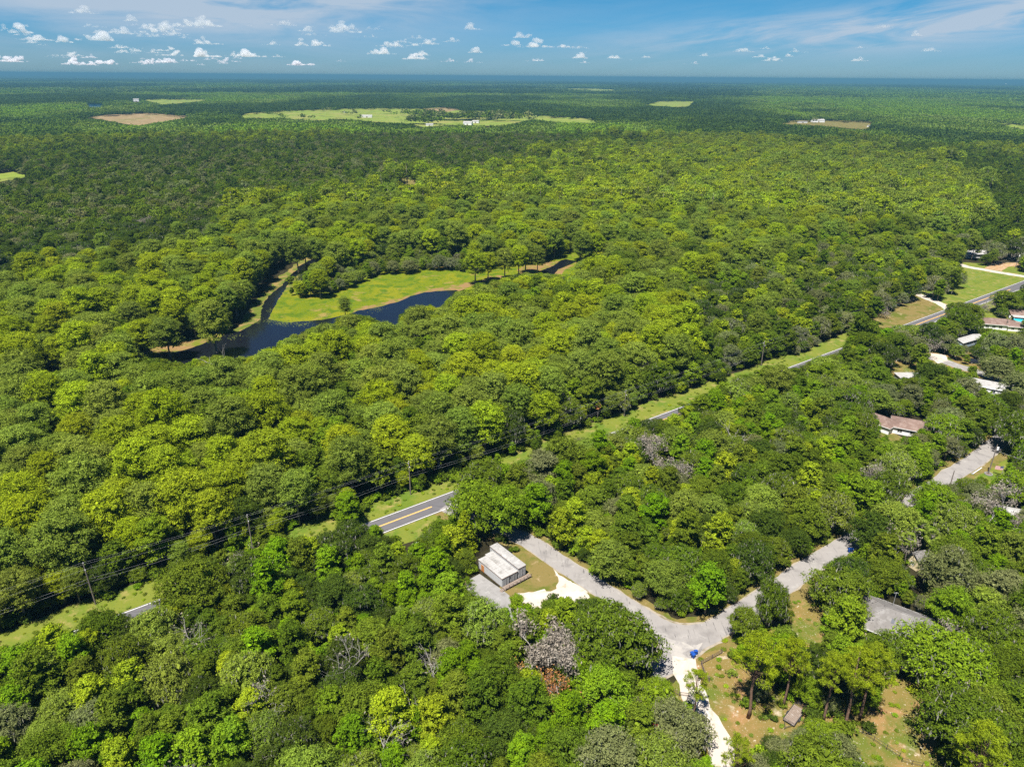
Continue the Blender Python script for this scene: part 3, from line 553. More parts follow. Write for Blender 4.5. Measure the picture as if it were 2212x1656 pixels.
def t_broad(seed, lod=0):
    rng = rng_(seed); h = rng.uniform(12, 15.5); A = rng.uniform(2.9, 3.9)
    n = 58 if lod == 0 else (32 if lod == 1 else 9)
    g = np.arange(n); a = g * 2.39996 + rng.normal(size=n) * .4; t = rng.uniform(0, 1, n)
    env = A * np.sin(np.pi * np.clip(.16 + .80 * t, 0, 1)) ** .62; rr = env * np.sqrt(rng.uniform(.4, 1, n)) * (1 + .2 * np.sin(a * 2 + seed)); z = h * (.28 + .69 * t)
    C = np.stack([np.cos(a) * rr, np.sin(a) * rr, z], 1); RX = rng.uniform(.75, 1.35, n) * (1 if lod < 2 else 1.9); RZ = RX * rng.uniform(.6, .85, n)
    if lod == 0: Q = np.concatenate([leaves(rng, C, RX, RZ, 150, .19, .62), leaves(rng, C * [.5, .5, .95], RX, RZ, 10, .6, .7)])
    elif lod == 1: Q = leaves(rng, C, RX * 1.1, RZ * 1.1, 42, .38, .65, low=-.1)
    else: Q = leaves(rng, C, RX, RZ, 5, 1.35, .8, low=0, sub=5)
    b = MB(); order = np.argsort(-rr); skeleton(b, rng, h, h * .92, C[order[:14]] if lod == 0 else C[:3], .24, .35, .3, 6 if lod == 0 else 4, .4, 12 if lod == 0 else 1)
    return dict(Q=Q, b=b, moss=None, h=h, r=A + .6, zc=h * .62, rz=h * .38)
def t_pine(seed, lod=0):
    rng = rng_(seed); h = rng.uniform(19, 22); top = h * .97; n = 46 if lod == 0 else 16
    g = np.arange(n); a = g * 2.39996 + rng.normal(size=n) * .4; t = rng.uniform(0, 1, n) ** .8
    env = 4.6 * np.sin(np.pi * np.clip(.18 + .78 * t, 0, 1)) ** .7; rr = env * rng.uniform(.35, 1, n); z = h * (.56 + .43 * t)
    C = np.stack([np.cos(a) * rr, np.sin(a) * rr, z], 1); RX = rng.uniform(.7, 1.25, n); RZ = RX * .62
    Q = leaves(rng, C, RX, RZ, 170, .30, .13, outb=.5, up=.3, rnd=.9, low=-.4, shell=(.35, 1.1)) if lod == 0 else leaves(rng, C, RX * 1.2, RZ * 1.2, 14, .6, .5)
    b = MB(); order = np.argsort(-rr); skeleton(b, rng, h, top, C[order], .30, .5, .5, 8 if lod == 0 else 4, .30, 34 if lod == 0 else 2)
    return dict(Q=Q, b=b, moss=None, h=h, r=4.6, zc=h * .78, rz=h * .22)
def t_cone(seed):
    """narrow feathery yellow-green conifer"""
    rng = rng_(seed); h = 13.0; n = 80; g = np.arange(n); a = g * 2.4 + rng.normal(size=n) * .3; t = g / n
    rr = 3.0 * (1 - t) ** .75 * rng.uniform(.55, 1, n) + .15; C = np.stack([np.cos(a) * rr, np.sin(a) * rr, h * (.06 + .92 * t)], 1)
    RX = rng.uniform(.6, 1.0, n) * (1.15 - .5 * t); RZ = RX * 1.3
    Q = leaves(rng, C, RX, RZ, 95, .26, .3, outb=.5, up=.5, low=-.6)
    b = MB(); skeleton(b, rng, h, h * .95, C[:20], .22, .2, .1, 6, .4, 16)
    return dict(Q=Q, b=b, moss=None, h=h, r=3.0, zc=6, rz=6)
def t_shrub(seed, lod=0):
    rng = rng_(seed); n = 14 if lod == 0 else 6; A = 1.5; a = rng.uniform(0, 6.28, n); rr = A * np.sqrt(rng.uniform(0, 1, n)); z = .5 + 1.7 * rng.uniform(.2, 1, n) * np.sqrt(1 - (rr / A) ** 2 * .8)
    C = np.stack([np.cos(a) * rr, np.sin(a) * rr, z], 1); RX = rng.uniform(.55, .95, n); RZ = RX * .8
    Q = leaves(rng, C, RX, RZ, 70 if lod == 0 else 18, .22 if lod == 0 else .42, .6)
    b = MB()
    for c in C[:5]: b.tube([(0, 0, -.1), tuple(c * .55), tuple(c)], [.07, .04, .02], 4, False)
    return dict(Q=Q, b=b, moss=None, h=2.7, r=1.9, zc=1.2, rz=1.3)
def t_palm(seed):
    rng = rng_(seed); h = rng.uniform(7, 9); b = MB(); lean = rng.normal(size=2) * .5
    b.tube([(0, 0, -.2), (lean[0] * .5, lean[1] * .5, h * .5), (lean[0], lean[1], h)], [.24, .19, .2], 8); Q = []
    for k in range(34):
        a = k * 2.4; el = rng.uniform(-.7, 1.25); d = np.array([math.cos(a) * math.cos(el), math.sin(a) * math.cos(el), math.sin(el)]); st = np.array([lean[0], lean[1], h])
        hub = st + d * rng.uniform(.9, 1.3); side = unit(np.cross(d, [0, 0, 1.0])); upv = np.cross(side, d)
        for j in range(11):
            f = (j / 10 - .5) * 2.5; dd = d * math.cos(f) + side * math.sin(f); L = rng.uniform(.85, 1.15) * 1.05; tip = hub + dd * L + np.array([0, 0, -.28 * L]); w = np.cross(dd, upv) * .10
            Q.append([hub, hub + dd * L * .5 - w, tip, hub + dd * L * .5 + w])
        b.tube([tuple(st), tuple(hub)], [.04, .02], 3, False)
    return dict(Q=np.array(Q), b=b, moss=None, h=h + 1.3, r=2.0, zc=h, rz=1.6)
def t_dead(seed, twigs=True, h=13.0, spread=1.0, lich=0):
    rng = rng_(seed); b = MB(); ends = []
    def grow(p, d, L, r, lev):
        k = 3; pts = [p]
        for i in range(k):
            d = (d + Vector(rng.normal(size=3)) * .20).normalized(); pts.append(pts[-1] + d * (L / k))
        b.tube(pts, [r * (1 - .55 * i / k) for i in range(k + 1)], 6 if lev == 0 else 4, False)
        if lev >= (3 if twigs else 2):
            ends.extend(pts[1:]); return
        m = int(rng.integers(3, 6)) if lev else 6
        for i in range(m):
            t = rng.uniform(.45, 1) if lev else rng.uniform(.4, 1); q = pts[min(int(t * k), k - 1)].lerp(pts[min(int(t * k) + 1, k)], (t * k) % 1)
            s = Vector(rng.normal(size=3)); s.z = abs(s.z) * .35; nd = (d * .75 + s.normalized() * .8 * spread).normalized()
            grow(q, nd, L * rng.uniform(.45, .7), r * (1 - .5 * t) * .6, lev + 1)
    grow(Vector((0, 0, -.3)), Vector((rng.normal() * .06, rng.normal() * .06, 1)), h * .62, .26 * h / 13, 0)
    Q = np.zeros((0, 4, 3)); ms = None
    if lich:
        E = np.array([tuple(e) for e in ends]); k = rng.integers(0, len(E), lich); P = E[k] + rng.normal(size=(lich, 3)) * .45
        ms = np.concatenate([strands(rng, P[:lich // 2], .9, .12), faces_at(rng, P[lich // 2:], unit(rng.normal(size=(lich - lich // 2, 3)) + [0, 0, .5]), .26, .4)])
    return dict(Q=Q, b=b, moss=ms, h=h, r=h * (.40 if lich > 400 else .28), zc=h * .7, rz=h * .3)

def quads_mesh(name, parts):
    """parts: [(array n,4,3 or MB, material, smooth)] -> one mesh"""
    V, Fs, MI, mats = [], [], [], []; base = 0; sizes = []
    for arr, mt in parts:
        if arr is None or (not isinstance(arr, MB) and len(arr) == 0): continue
        if isinstance(arr, MB): v = np.array(arr.v, float).reshape(-1, 3); f = arr.f
        else: v = arr.reshape(-1, 3); f = np.arange(len(v)).reshape(-1, 4).tolist()
        mi = len(mats); mats.append(mt); V.append(v); Fs += [[base + i for i in q] for q in f]; MI += [mi] * len(f); base += len(v)
    me = bpy.data.meshes.new(name); V = np.concatenate(V)
    tot = np.array([len(f) for f in Fs], np.int32); start = np.concatenate([[0], np.cumsum(tot)[:-1]]).astype(np.int32)
    me.vertices.add(len(V)); me.vertices.foreach_set('co', V.astype(np.float32).ravel())
    me.loops.add(int(tot.sum())); me.loops.foreach_set('vertex_index', np.fromiter((i for f in Fs for i in f), np.int32))
    me.polygons.add(len(Fs)); me.polygons.foreach_set('loop_start', start)
    for m in mats: me.materials.append(m)
    me.polygons.foreach_set('material_index', np.array(MI, np.int32)); me.update(calc_edges=True); me.validate()
    return me

def leaf_mat(name, trans=.24, vary=.42, gloss=.0):
    """leaf colour comes from the tree's own tint; single leaves vary around it"""
    m, nt, out = new_mat(name)
    at = nt.nodes.new('ShaderNodeAttribute'); at.attribute_type = 'INSTANCER'; at.attribute_name = 'tint'
    g = nt.nodes.new('ShaderNodeNewGeometry'); mr = nt.nodes.new('ShaderNodeMapRange'); mr.inputs[3].default_value = 1 - vary; mr.inputs[4].default_value = 1 + vary
    nt.links.new(g.outputs['Random Per Island'], mr.inputs[0])
    sc1 = nt.nodes.new('ShaderNodeVectorMath'); sc1.operation = 'SCALE'; nt.links.new(at.outputs['Color'], sc1.inputs[0]); nt.links.new(mr.outputs[0], sc1.inputs['Scale'])
    # patches of fresher and duller growth, fixed to the tree
    f = ramp(nt, noise_node(nt, .45, 3, .6, .2, g.outputs['Position']), .35, .7)
    hv = nt.nodes.new('ShaderNodeHueSaturation'); hv.inputs['Hue'].default_value = .492; hv.inputs['Saturation'].default_value = 1.02; hv.inputs['Value'].default_value = 1.22; nt.links.new(sc1.outputs[0], hv.inputs['Color'])
    col = mixc(nt, f, sc1.outputs[0], hv.outputs[0])
    di = nt.nodes.new('ShaderNodeBsdfDiffuse'); tr = nt.nodes.new('ShaderNodeBsdfTranslucent'); nt.links.new(col, di.inputs['Color'])
    ye = nt.nodes.new('ShaderNodeMix'); ye.data_type = 'RGBA'; ye.blend_type = 'MULTIPLY'; ye.inputs[0].default_value = 1; nt.links.new(col, ye.inputs[6]); ye.inputs[7].default_value = (1.05, 1.2, .35, 1)
    nt.links.new(ye.outputs[2], tr.inputs['Color'])
    ms = nt.nodes.new('ShaderNodeMixShader'); ms.inputs[0].default_value = trans; nt.links.new(di.outputs[0], ms.inputs[1]); nt.links.new(tr.outputs[0], ms.inputs[2])
    gl = nt.nodes.new('ShaderNodeBsdfGlossy'); gl.inputs['Roughness'].default_value = .5; gl.inputs['Color'].default_value = (.9, .95, 1, 1)
    m2 = nt.nodes.new('ShaderNodeMixShader'); m2.inputs[0].default_value = gloss; nt.links.new(ms.outputs[0], m2.inputs[1]); nt.links.new(gl.outputs[0], m2.inputs[2])
    nt.links.new(m2.outputs[0], out.inputs['Surface']); return m
M_LEAF = leaf_mat('leaf'); M_NEEDLE = leaf_mat('needle', .25, .4, .0)
M_MOSS = surf('hanging_moss_grey', (.29, .28, .225), [((.19, .19, .135), 1.5, .45, .7)])
M_BARK = surf('tree_bark', (.165, .145, .122), [((.28, .26, .23), 1.2, .5, .7), ((.05, .04, .035), 2.5, .55, .75)], bump=(6, .6, .05))
M_PBARK = surf('pine_bark', (.15, .095, .065), [((.26, .17, .12), 2.2, .5, .7), ((.05, .035, .03), 4, .5, .7)], bump=(7, .7, .05))
M_GREYB = surf('weathered_wood_bark', (.30, .28, .255), [((.19, .17, .15), 1.3, .5, .7), ((.40, .38, .355), .8, .55, .75)])
M_LICH = surf('grey_lichen', (.235, .205, .165), [((.15, .12, .09), .9, .45, .7), ((.31, .28, .24), .6, .55, .75)])
M_RUST = surf('rusty_leaf', (.30, .125, .045), [((.38, .20, .06), .7, .45, .65), ((.20, .09, .045), 1.5, .5, .7)])

# tone name -> leaf colour
TONE = {'bright yellow-green': (.195, .255, .014), 'fresh green': (.125, .195, .012), 'soft olive-green': (.140, .190, .026), 'dark green': (.048, .076, .010), 'deep green': (.076, .118, .010),
        'grey-green': (.125, .142, .052), 'golden-green': (.190, .245, .012), 'mid green': (.100, .142, .013), 'vivid green': (.110, .195, .008)}
PAL = {  # zone: ([(species, share, [(tone, share)...], scale range)], ground spacing factor)
    0: [('oak', .45, ['dark green', 'mid green', 'deep green', 'grey-green', 'soft olive-green'], (.85, 1.15)), ('broad', .38, ['mid green', 'fresh green', 'deep green', 'soft olive-green'], (.8, 1.05)), ('cypress', .17, ['soft olive-green', 'mid green'], (.7, .9))],
    1: [('oak', .66, ['dark green', 'dark green', 'dark green', 'deep green', 'grey-green'], (.9, 1.25)), ('broad', .32, ['deep green', 'dark green', 'mid green', 'dark green'], (.75, 1.0)), ('cypress', .02, ['soft olive-green'], (.7, .8))],
    2: [('cypress', .80, ['bright yellow-green', 'bright yellow-green', 'soft olive-green', 'soft olive-green', 'golden-green', 'mid green'], (.75, 1.12)), ('broad', .14, ['fresh green', 'deep green', 'mid green'], (.85, 1.15)), ('oak', .06, ['mid green', 'dark green'], (.8, 1.0))],
    3: [('oak', .52, ['dark green', 'deep green', 'grey-green', 'mid green'], (.8, 1.1)), ('broad', .42, ['fresh green', 'deep green', 'bright yellow-green', 'mid green'], (.8, 1.1)), ('cypress', .06, ['soft olive-green'], (.7, .85))],
    4: [('broad', .50, ['fresh green', 'fresh green', 'deep green', 'mid green', 'vivid green', 'bright yellow-green', 'mid green', 'deep green'], (.62, 1.0)), ('oak', .50, ['mid green', 'dark green', 'deep green', 'soft olive-green', 'mid green', 'grey-green'], (.6, .95))],
    5: [('oak', .74, ['mid green', 'dark green', 'deep green', 'grey-green', 'fresh green', 'soft olive-green'], (.75, 1.1)), ('broad', .26, ['fresh green', 'mid green', 'vivid green'], (.65, .95))],
    6: [('broad', .4, ['grey-green', 'mid green', 'fresh green'], (.4, .8)), ('oak', .6, ['grey-green', 'grey-green', 'soft olive-green', 'mid green'], (.45, .85))],
    7: [('broad', .55, ['deep green', 'fresh green', 'vivid green', 'dark green'], (.55, .95)), ('cypress', .40, ['bright yellow-green', 'soft olive-green', 'deep green'], (.75, .95)), ('oak', .05, ['dark green'], (.6, .8))]}
NV = {'cypress': 6, 'oak': 6, 'broad': 6}
GEN = {'cypress': t_cypress, 'oak': t_oak, 'broad': t_broad}
NAMES = {'cypress': 'cypress_tree', 'oak': 'oak_tree', 'broad': 'broadleaf_tree'}
TPL = {}
for sp in GEN:
    for i in range(NV[sp]): TPL[sp, i] = GEN[sp](100 * (1 + list(GEN).index(sp)) + i, **(dict(moss=(0, 25, 50, 110, 150, 70)[i]) if sp == 'oak' else {}))
for i in range(3): TPL['pine', i] = t_pine(900 + i)
SIZE = {k: (d['h'], d['r'], d['zc'], d['rz']) for k, d in TPL.items()}
PART = {}
for (sp, i), d in TPL.items():
    PART[sp, i] = (quads_mesh(f'{sp}_trunk', [(d['b'], M_PBARK if sp == 'pine' else M_BARK)]), quads_mesh(f'{sp}_crown', [(d['Q'], M_NEEDLE if sp == 'pine' else M_LEAF)]),
                   quads_mesh(f'{sp}_moss', [(d['moss'], M_MOSS)]) if d['moss'] is not None else None)

# ------------------------------------------------------------------ placing the woods
SPH = unit(np.array([(x, y, z) for x in (-1, 0, 1) for y in (-1, 0, 1) for z in (-.6, 0, 1) if (x, y) != (0, 0)] + [(0, 0, 1), (.5, 0, .9), (-.5, 0, .9), (0, .5, .9), (0, -.5, .9)], float))
SPH = np.concatenate([SPH * .92, SPH * .5])
def clear(x, y, h, r, zc, rz, tol=1):
    """does the crown keep off the open ground of the photograph?"""
    P = np.stack([x, y, zc], -1)[:, None, :] + SPH[None] * np.stack([r, r, rz], -1)[:, None, :]
    u, v = proj(P); hit = look(mask, u, v).sum(1)
    ub, vb = proj(np.stack([x, y, np.zeros_like(x)], -1)); hit = hit + 3 * look(mask, ub, vb)
    return hit <= tol
RTW = rng_(4)
def wedge(r0, r1, cell, half=R(43)):
    if r1 < 300: half = R(55)
    n = int(r1 / cell) + 2; X, Y = np.meshgrid(np.arange(-n, n), np.arange(-3, n)); p = np.stack([X.ravel(), Y.ravel()], 1) * cell + RTW.uniform(0, cell, (X.size, 2))
    d = np.hypot(p[:, 0], p[:, 1]); a = np.abs(np.arctan2(p[:, 0], p[:, 1])); ok = (d > r0) & (d < r1) & (a < half) & (p[:, 1] > 40); return p[ok]
TREES = []                                     # (species, variant, x, y, scale, zscale, rot, tone, zone, u, v)
HASH = {}
def near_ok(x, y, r):
    c = 8.0; i, j = int(x // c), int(y // c)
    for a in (-1, 0, 1):
        for b in (-1, 0, 1):
            for (px, py, pr) in HASH.get((i + a, j + b), ()):
                if (px - x) ** 2 + (py - y) ** 2 < (r + pr) ** 2: return False
    return True
def put_hash(x, y, r): HASH.setdefault((int(x // 8.0), int(y // 8.0)), []).append((x, y, r))
def grow_woods(P, pack, smul=1.0, force=None, tol=1):
    ok = (np.abs((P - np.array([R0.x, R0.y])) @ np.array([RN.x, RN.y])) > np.where((P - np.array([R0.x, R0.y])) @ np.array([RN.x, RN.y]) > 0, 7.5, 5.2)) & (line_dist(P, SIDE[::3]) > 4.2) & (line_dist(P, TRACK[::3]) > 3.0) & (line_dist(P, STREET[::2]) > 4.0)
    P = P[ok]; d = np.hypot(P[:, 0], P[:, 1]); P = P[RTW.permutation(len(P))]
    u, v = proj(np.concatenate([P, np.full((len(P), 1), 12.0)], 1)); zn = zone_at(P, u, v)
    off = (P - np.array([R0.x, R0.y])) @ np.array([RN.x, RN.y])
    for (x, y), z, of in zip(P, zn, off):
        q = RTW.random(); z = int(z)
        if force is not None: z = force
        for sp, share, tones, sr in PAL[z]:
            q -= share
            if q <= 0: break
        s = RTW.uniform(*sr) * smul; var = int(RTW.integers(NV[sp])); h, r, zc, rz = SIZE[sp, var]
        if 0 < of < 40 and of - r * s * .8 < 9.9 and s * h > 6: continue           # crowns stay clear of the wires
        pk = pack * r * s
        if not near_ok(x, y, pk): continue
        if any((x - a) ** 2 + (y - b) ** 2 < (c + r * s * .55) ** 2 for a, b, c in NO_ROOT): continue
        zs = s * RTW.uniform(.9, 1.12)
        if not clear(np.array([x]), np.array([y]), 0, np.array([r * s]), np.array([zc * zs]), np.array([rz * zs]), tol)[0]: continue
        put_hash(x, y, pk)
        # neighbours of one stand share a tone
        tn = tones[int((mnoise.noise(Vector((x * .02, y * .02, z))) * .5 + .5 + RTW.uniform(-.3, .3)) * len(tones)) % len(tones)]
        TREES.append((sp, var, x, y, s, zs, RTW.uniform(0, 6.283), tn, z))
# ------------------------------------------------------------------ buildings
M_WMET = surf('white_metal', (.40, .405, .41), [((.42, .41, .40), .7, .55, .75), ((.33, .20, .12), 1.4, .70, .82, 6)], rough=.5, coord='obj')
M_WROOF = surf('white_metal_roof', (.33, .32, .305), [((.22, .21, .195), .5, .45, .7), ((.14, .12, .10), 1.1, .60, .76, 7), ((.22, .15, .10), .8, .66, .8, 7)], rough=.55, coord='obj')
M_WROOF2 = surf('dirty_metal_roof', (.27, .262, .25), [((.36, .35, .335), .5, .45, .7), ((.13, .12, .11), .9, .56, .74, 6)], rough=.6, coord='obj')
M_RUSTM = surf('rusty_metal', (.16, .10, .07), [((.28, .16, .10), 2, .5, .7)], rough=.8, coord='obj')
M_ORANGE = surf('orange_wood', (.42, .17, .05), [((.32, .13, .04), 3, .5, .7)], coord='obj')
M_DECK = surf('old_wood', (.20, .155, .125), [((.30, .26, .23), 2.2, .5, .7), ((.10, .075, .06), 3, .55, .75)], coord='obj')
M_DARKW = surf('dark_weathered_wood', (.115, .085, .075), [((.2, .165, .15), 2, .5, .72)], coord='obj')
M_GSHING = surf('grey_shingles', (.150, .140, .132), [((.20, .19, .182), .5, .45, .65), ((.075, .068, .065), 1.3, .55, .75, 6)], coord='obj', bump=(9, .3, .03))
M_BSHING = surf('brown_shingles', (.155, .105, .086), [((.20, .145, .122), .5, .45, .65), ((.095, .063, .05), 1.3, .55, .75, 6)], coord='obj', bump=(9, .3, .03))
M_WHITE = surf('white_siding', (.76, .755, .74), [((.6, .59, .57), .9, .55, .75)], coord='obj')
M_CREAM = surf('cream_siding', (.62, .52, .33), [((.5, .42, .27), .9, .55, .75)], coord='obj')
M_BLUEW = surf('pale_blue_siding', (.33, .42, .48), coord='obj')
M_GLASS = surf('window_glass', (.03, .04, .05), rough=.1, spec=.6, coord='obj')
M_BLUE = surf('blue_plastic', (.012, .055, .26), [((.02, .09, .34), 3, .5, .7)], rough=.45, coord='obj')
M_BLACK = surf('black_rubber', (.02, .02, .02), rough=.8, coord='obj')
M_DMET = surf('dark_metal', (.05, .05, .052), rough=.5, coord='obj')
M_GALV = surf('grey_metal', (.28, .285, .29), rough=.45, coord='obj')
M_POLEW = surf('pole_wood', (.16, .135, .115), [((.24, .21, .185), 1.5, .5, .7)], coord='obj')
M_TURQ = surf('turquoise_cover', (.03, .36, .47), coord='obj')
M_TILE = surf('skylight_tint', (.10, .105, .12), rough=.3, coord='obj')
M_CARD = surf('dark_car_paint', (.018, .022, .032), rough=.25, spec=.6, coord='obj')
M_CARB = surf('blue_car_paint', (.02, .035, .085), rough=.25, spec=.6, coord='obj')
M_CARR = surf('red_paint', (.20, .012, .018), rough=.3, coord='obj')
M_LAMPW = surf('white_enamel', (.78, .78, .76), rough=.4, coord='obj')
M_YELL = surf('yellow_plastic', (.75, .45, .03), coord='obj')

def rot2(a): return Matrix.Rotation(a, 4, 'Z')
F0 = Vector((-2.07, 139.76, 0)); A_END = R(39.15); A_LEN = R(136.2 - 0)
def container(ox, w, L, h, z0, doormat, roofmat, label, side_door=False, back=0.0):
    """local x runs along the end wall (towards the road), y runs back along the length"""
    ex = Vector((math.cos(A_END), math.sin(A_END), 0)); o = F0 + ex * ox
    t = thing('storage_container', label, 'container', (o.x, o.y, 0), A_END, 'white storage containers standing side by side')
    b = MB(); b.box(0, back, z0, w, back + L, z0 + h - .06); t_body = b.build('body', M_WMET, t)
    for sx, k in ((-1, 0), (1, w)):                       # ribbed side panels
        n = int(L / .62)
        rb = MB()
        for i in range(n):
            y = back + .12 + i * (L - .2) / n
            x0, x1 = (k - .035, k + .001) if sx < 0 else (k - .001, k + .035)
            if not (sx < 0 and side_door and 7.1 < y < 8.6): rb.box(x0, y, z0 + .12, x1, y + .3, z0 + h - .2)
        o2 = rb.build('side_ribs', M_WMET, t); o2['kind'] = 'stuff'
    r = MB(); r.box(-.09, back - .09, z0 + h - .06, w + .09, back + L + .09, z0 + h + .02); r.build('roof', roofmat, t)
    s = MB()
    for i in range(1, 12): y = back + i * L / 12; s.box(-.05, y - .03, z0 + h + .02, w + .05, y + .03, z0 + h + .05)
    s.build('roof_seam', roofmat, t)['kind'] = 'stuff'
    e = MB(); e.box(-.1, back - .1, z0 + h - .16, -.04, back + L + .1, z0 + h - .01); e.build('roof_edge', M_RUSTM, t)
    e = MB(); e.box(-.1, back - .12, z0 + h - .16, w + .1, back - .05, z0 + h - .01); e.build('roof_edge', M_RUSTM, t)
    for i in range(2):                                   # two door leaves in the end wall
        x0 = .1 + i * (w - .2) / 2; x1 = x0 + (w - .2) / 2 - .04
        d = MB(); d.box(x0, back - .05, z0 + .1, x1, back - .005, z0 + h - .25); dl = d.build('door', doormat, t)
        q = MB()
        for j in range(3): xx = x0 + .12 + j * (x1 - x0 - .24) / 2; q.box(xx - .05, back - .085, z0 + .15, xx + .05, back - .051, z0 + h - .3)
        q.build('door_ribs', M_RUSTM if j == 9 else M_GALV, dl)['kind'] = 'stuff'
        g = MB(); g.bar((x1 - .06 if i == 0 else x0 + .06, back - .11, z0 + .2), (x1 - .06 if i == 0 else x0 + .06, back - .11, z0 + h - .35), .045); g.build('locking_bar', M_GALV, dl)
    f = MB(); f.box(.05, back + .1, 0, w - .05, back + L - .1, z0 - .002); f.build('skid', M_RUSTM, t)
    if side_door:
        d = MB(); d.box(-.075, 7.25, .22, -.005, 8.4, 2.05); dl = d.build('side_door', M_ORANGE, t); dl['label'] = 'orange brown wooden double door'
        q = MB(); q.box(-.1, 7.80, .25, -.078, 7.84, 2.0); q.build('door_gap', M_RUSTM, dl)
    return t
container(0, 2.35, 9.6, 2.55, .25, M_WMET, M_WROOF, 'white storage container with an orange wooden side door, nearest the concrete slab', True)
container(2.7, 2.25, 10.2, 2.40, .25, M_GALV, M_WROOF, 'middle white storage container squeezed between two others', back=.1)
container(5.3, 2.4, 11.6, 2.95, .25, M_WMET, M_WROOF2, 'tallest storage container with a dirty grey roof, nearest the side road', back=.15)
t = thing('wooden_walkway', 'old wooden walkway with a railing along the container doors', 'walkway', tuple(F0), A_END)
for i in range(36):
    b = MB(); x = -.15 + i * .235; b.box(x, -1.45, .42 + .01 * (i % 2), x + .215, -.16, .47 + .01 * (i % 2)); b.build('plank', M_DECK, t)
for i in range(8):
    b = MB(); x = 0 + i * 1.16; b.bar((x, -1.5, 0), (x, -1.5, 1.3), .09); b.build('railing_post', M_DECK, t)
for z in (.85, 1.25):
    b = MB(); b.box(-.05, -1.56, z, 8.25, -1.51, z + .09); b.build('rail', M_DECK, t)
b = MB(); b.box(-.1, -1.4, .3, 8.3, -1.32, .42); b.build('joist', M_DARKW, t); b = MB(); b.box(-.1, -.3, .3, 8.3, -.22, .42); b.build('joist', M_DARKW, t)
for i in range(3):
    b = MB(); b.box(-.55 - i * .3, -1.3, .28 - i * .12, -.2 - i * .3, -.4, .33 - i * .12); b.build('step', M_DECK, t)
NO_ROOT += [(0 + x, 147 + y, 4.2) for x, y in ((0, 0), (-4, 3), (3, -2), (-6, 7))] + [(-8, 139, 5), (-3, 133, 5)]
# timber lying by the slab
tl = G(*ZB(50, 815)); t = thing('timber_stack', 'small stack of pale timber boards beside the concrete slab', 'timber', tuple(tl), .5)
for i in range(6):
    b = MB(); b.box(-1.6, -.5 + (i % 3) * .32, .03 + (i // 3) * .12, 1.6, -.24 + (i % 3) * .32, .13 + (i // 3) * .12); b.build('board', M_ORANGE if i == 1 else M_DECK, t)

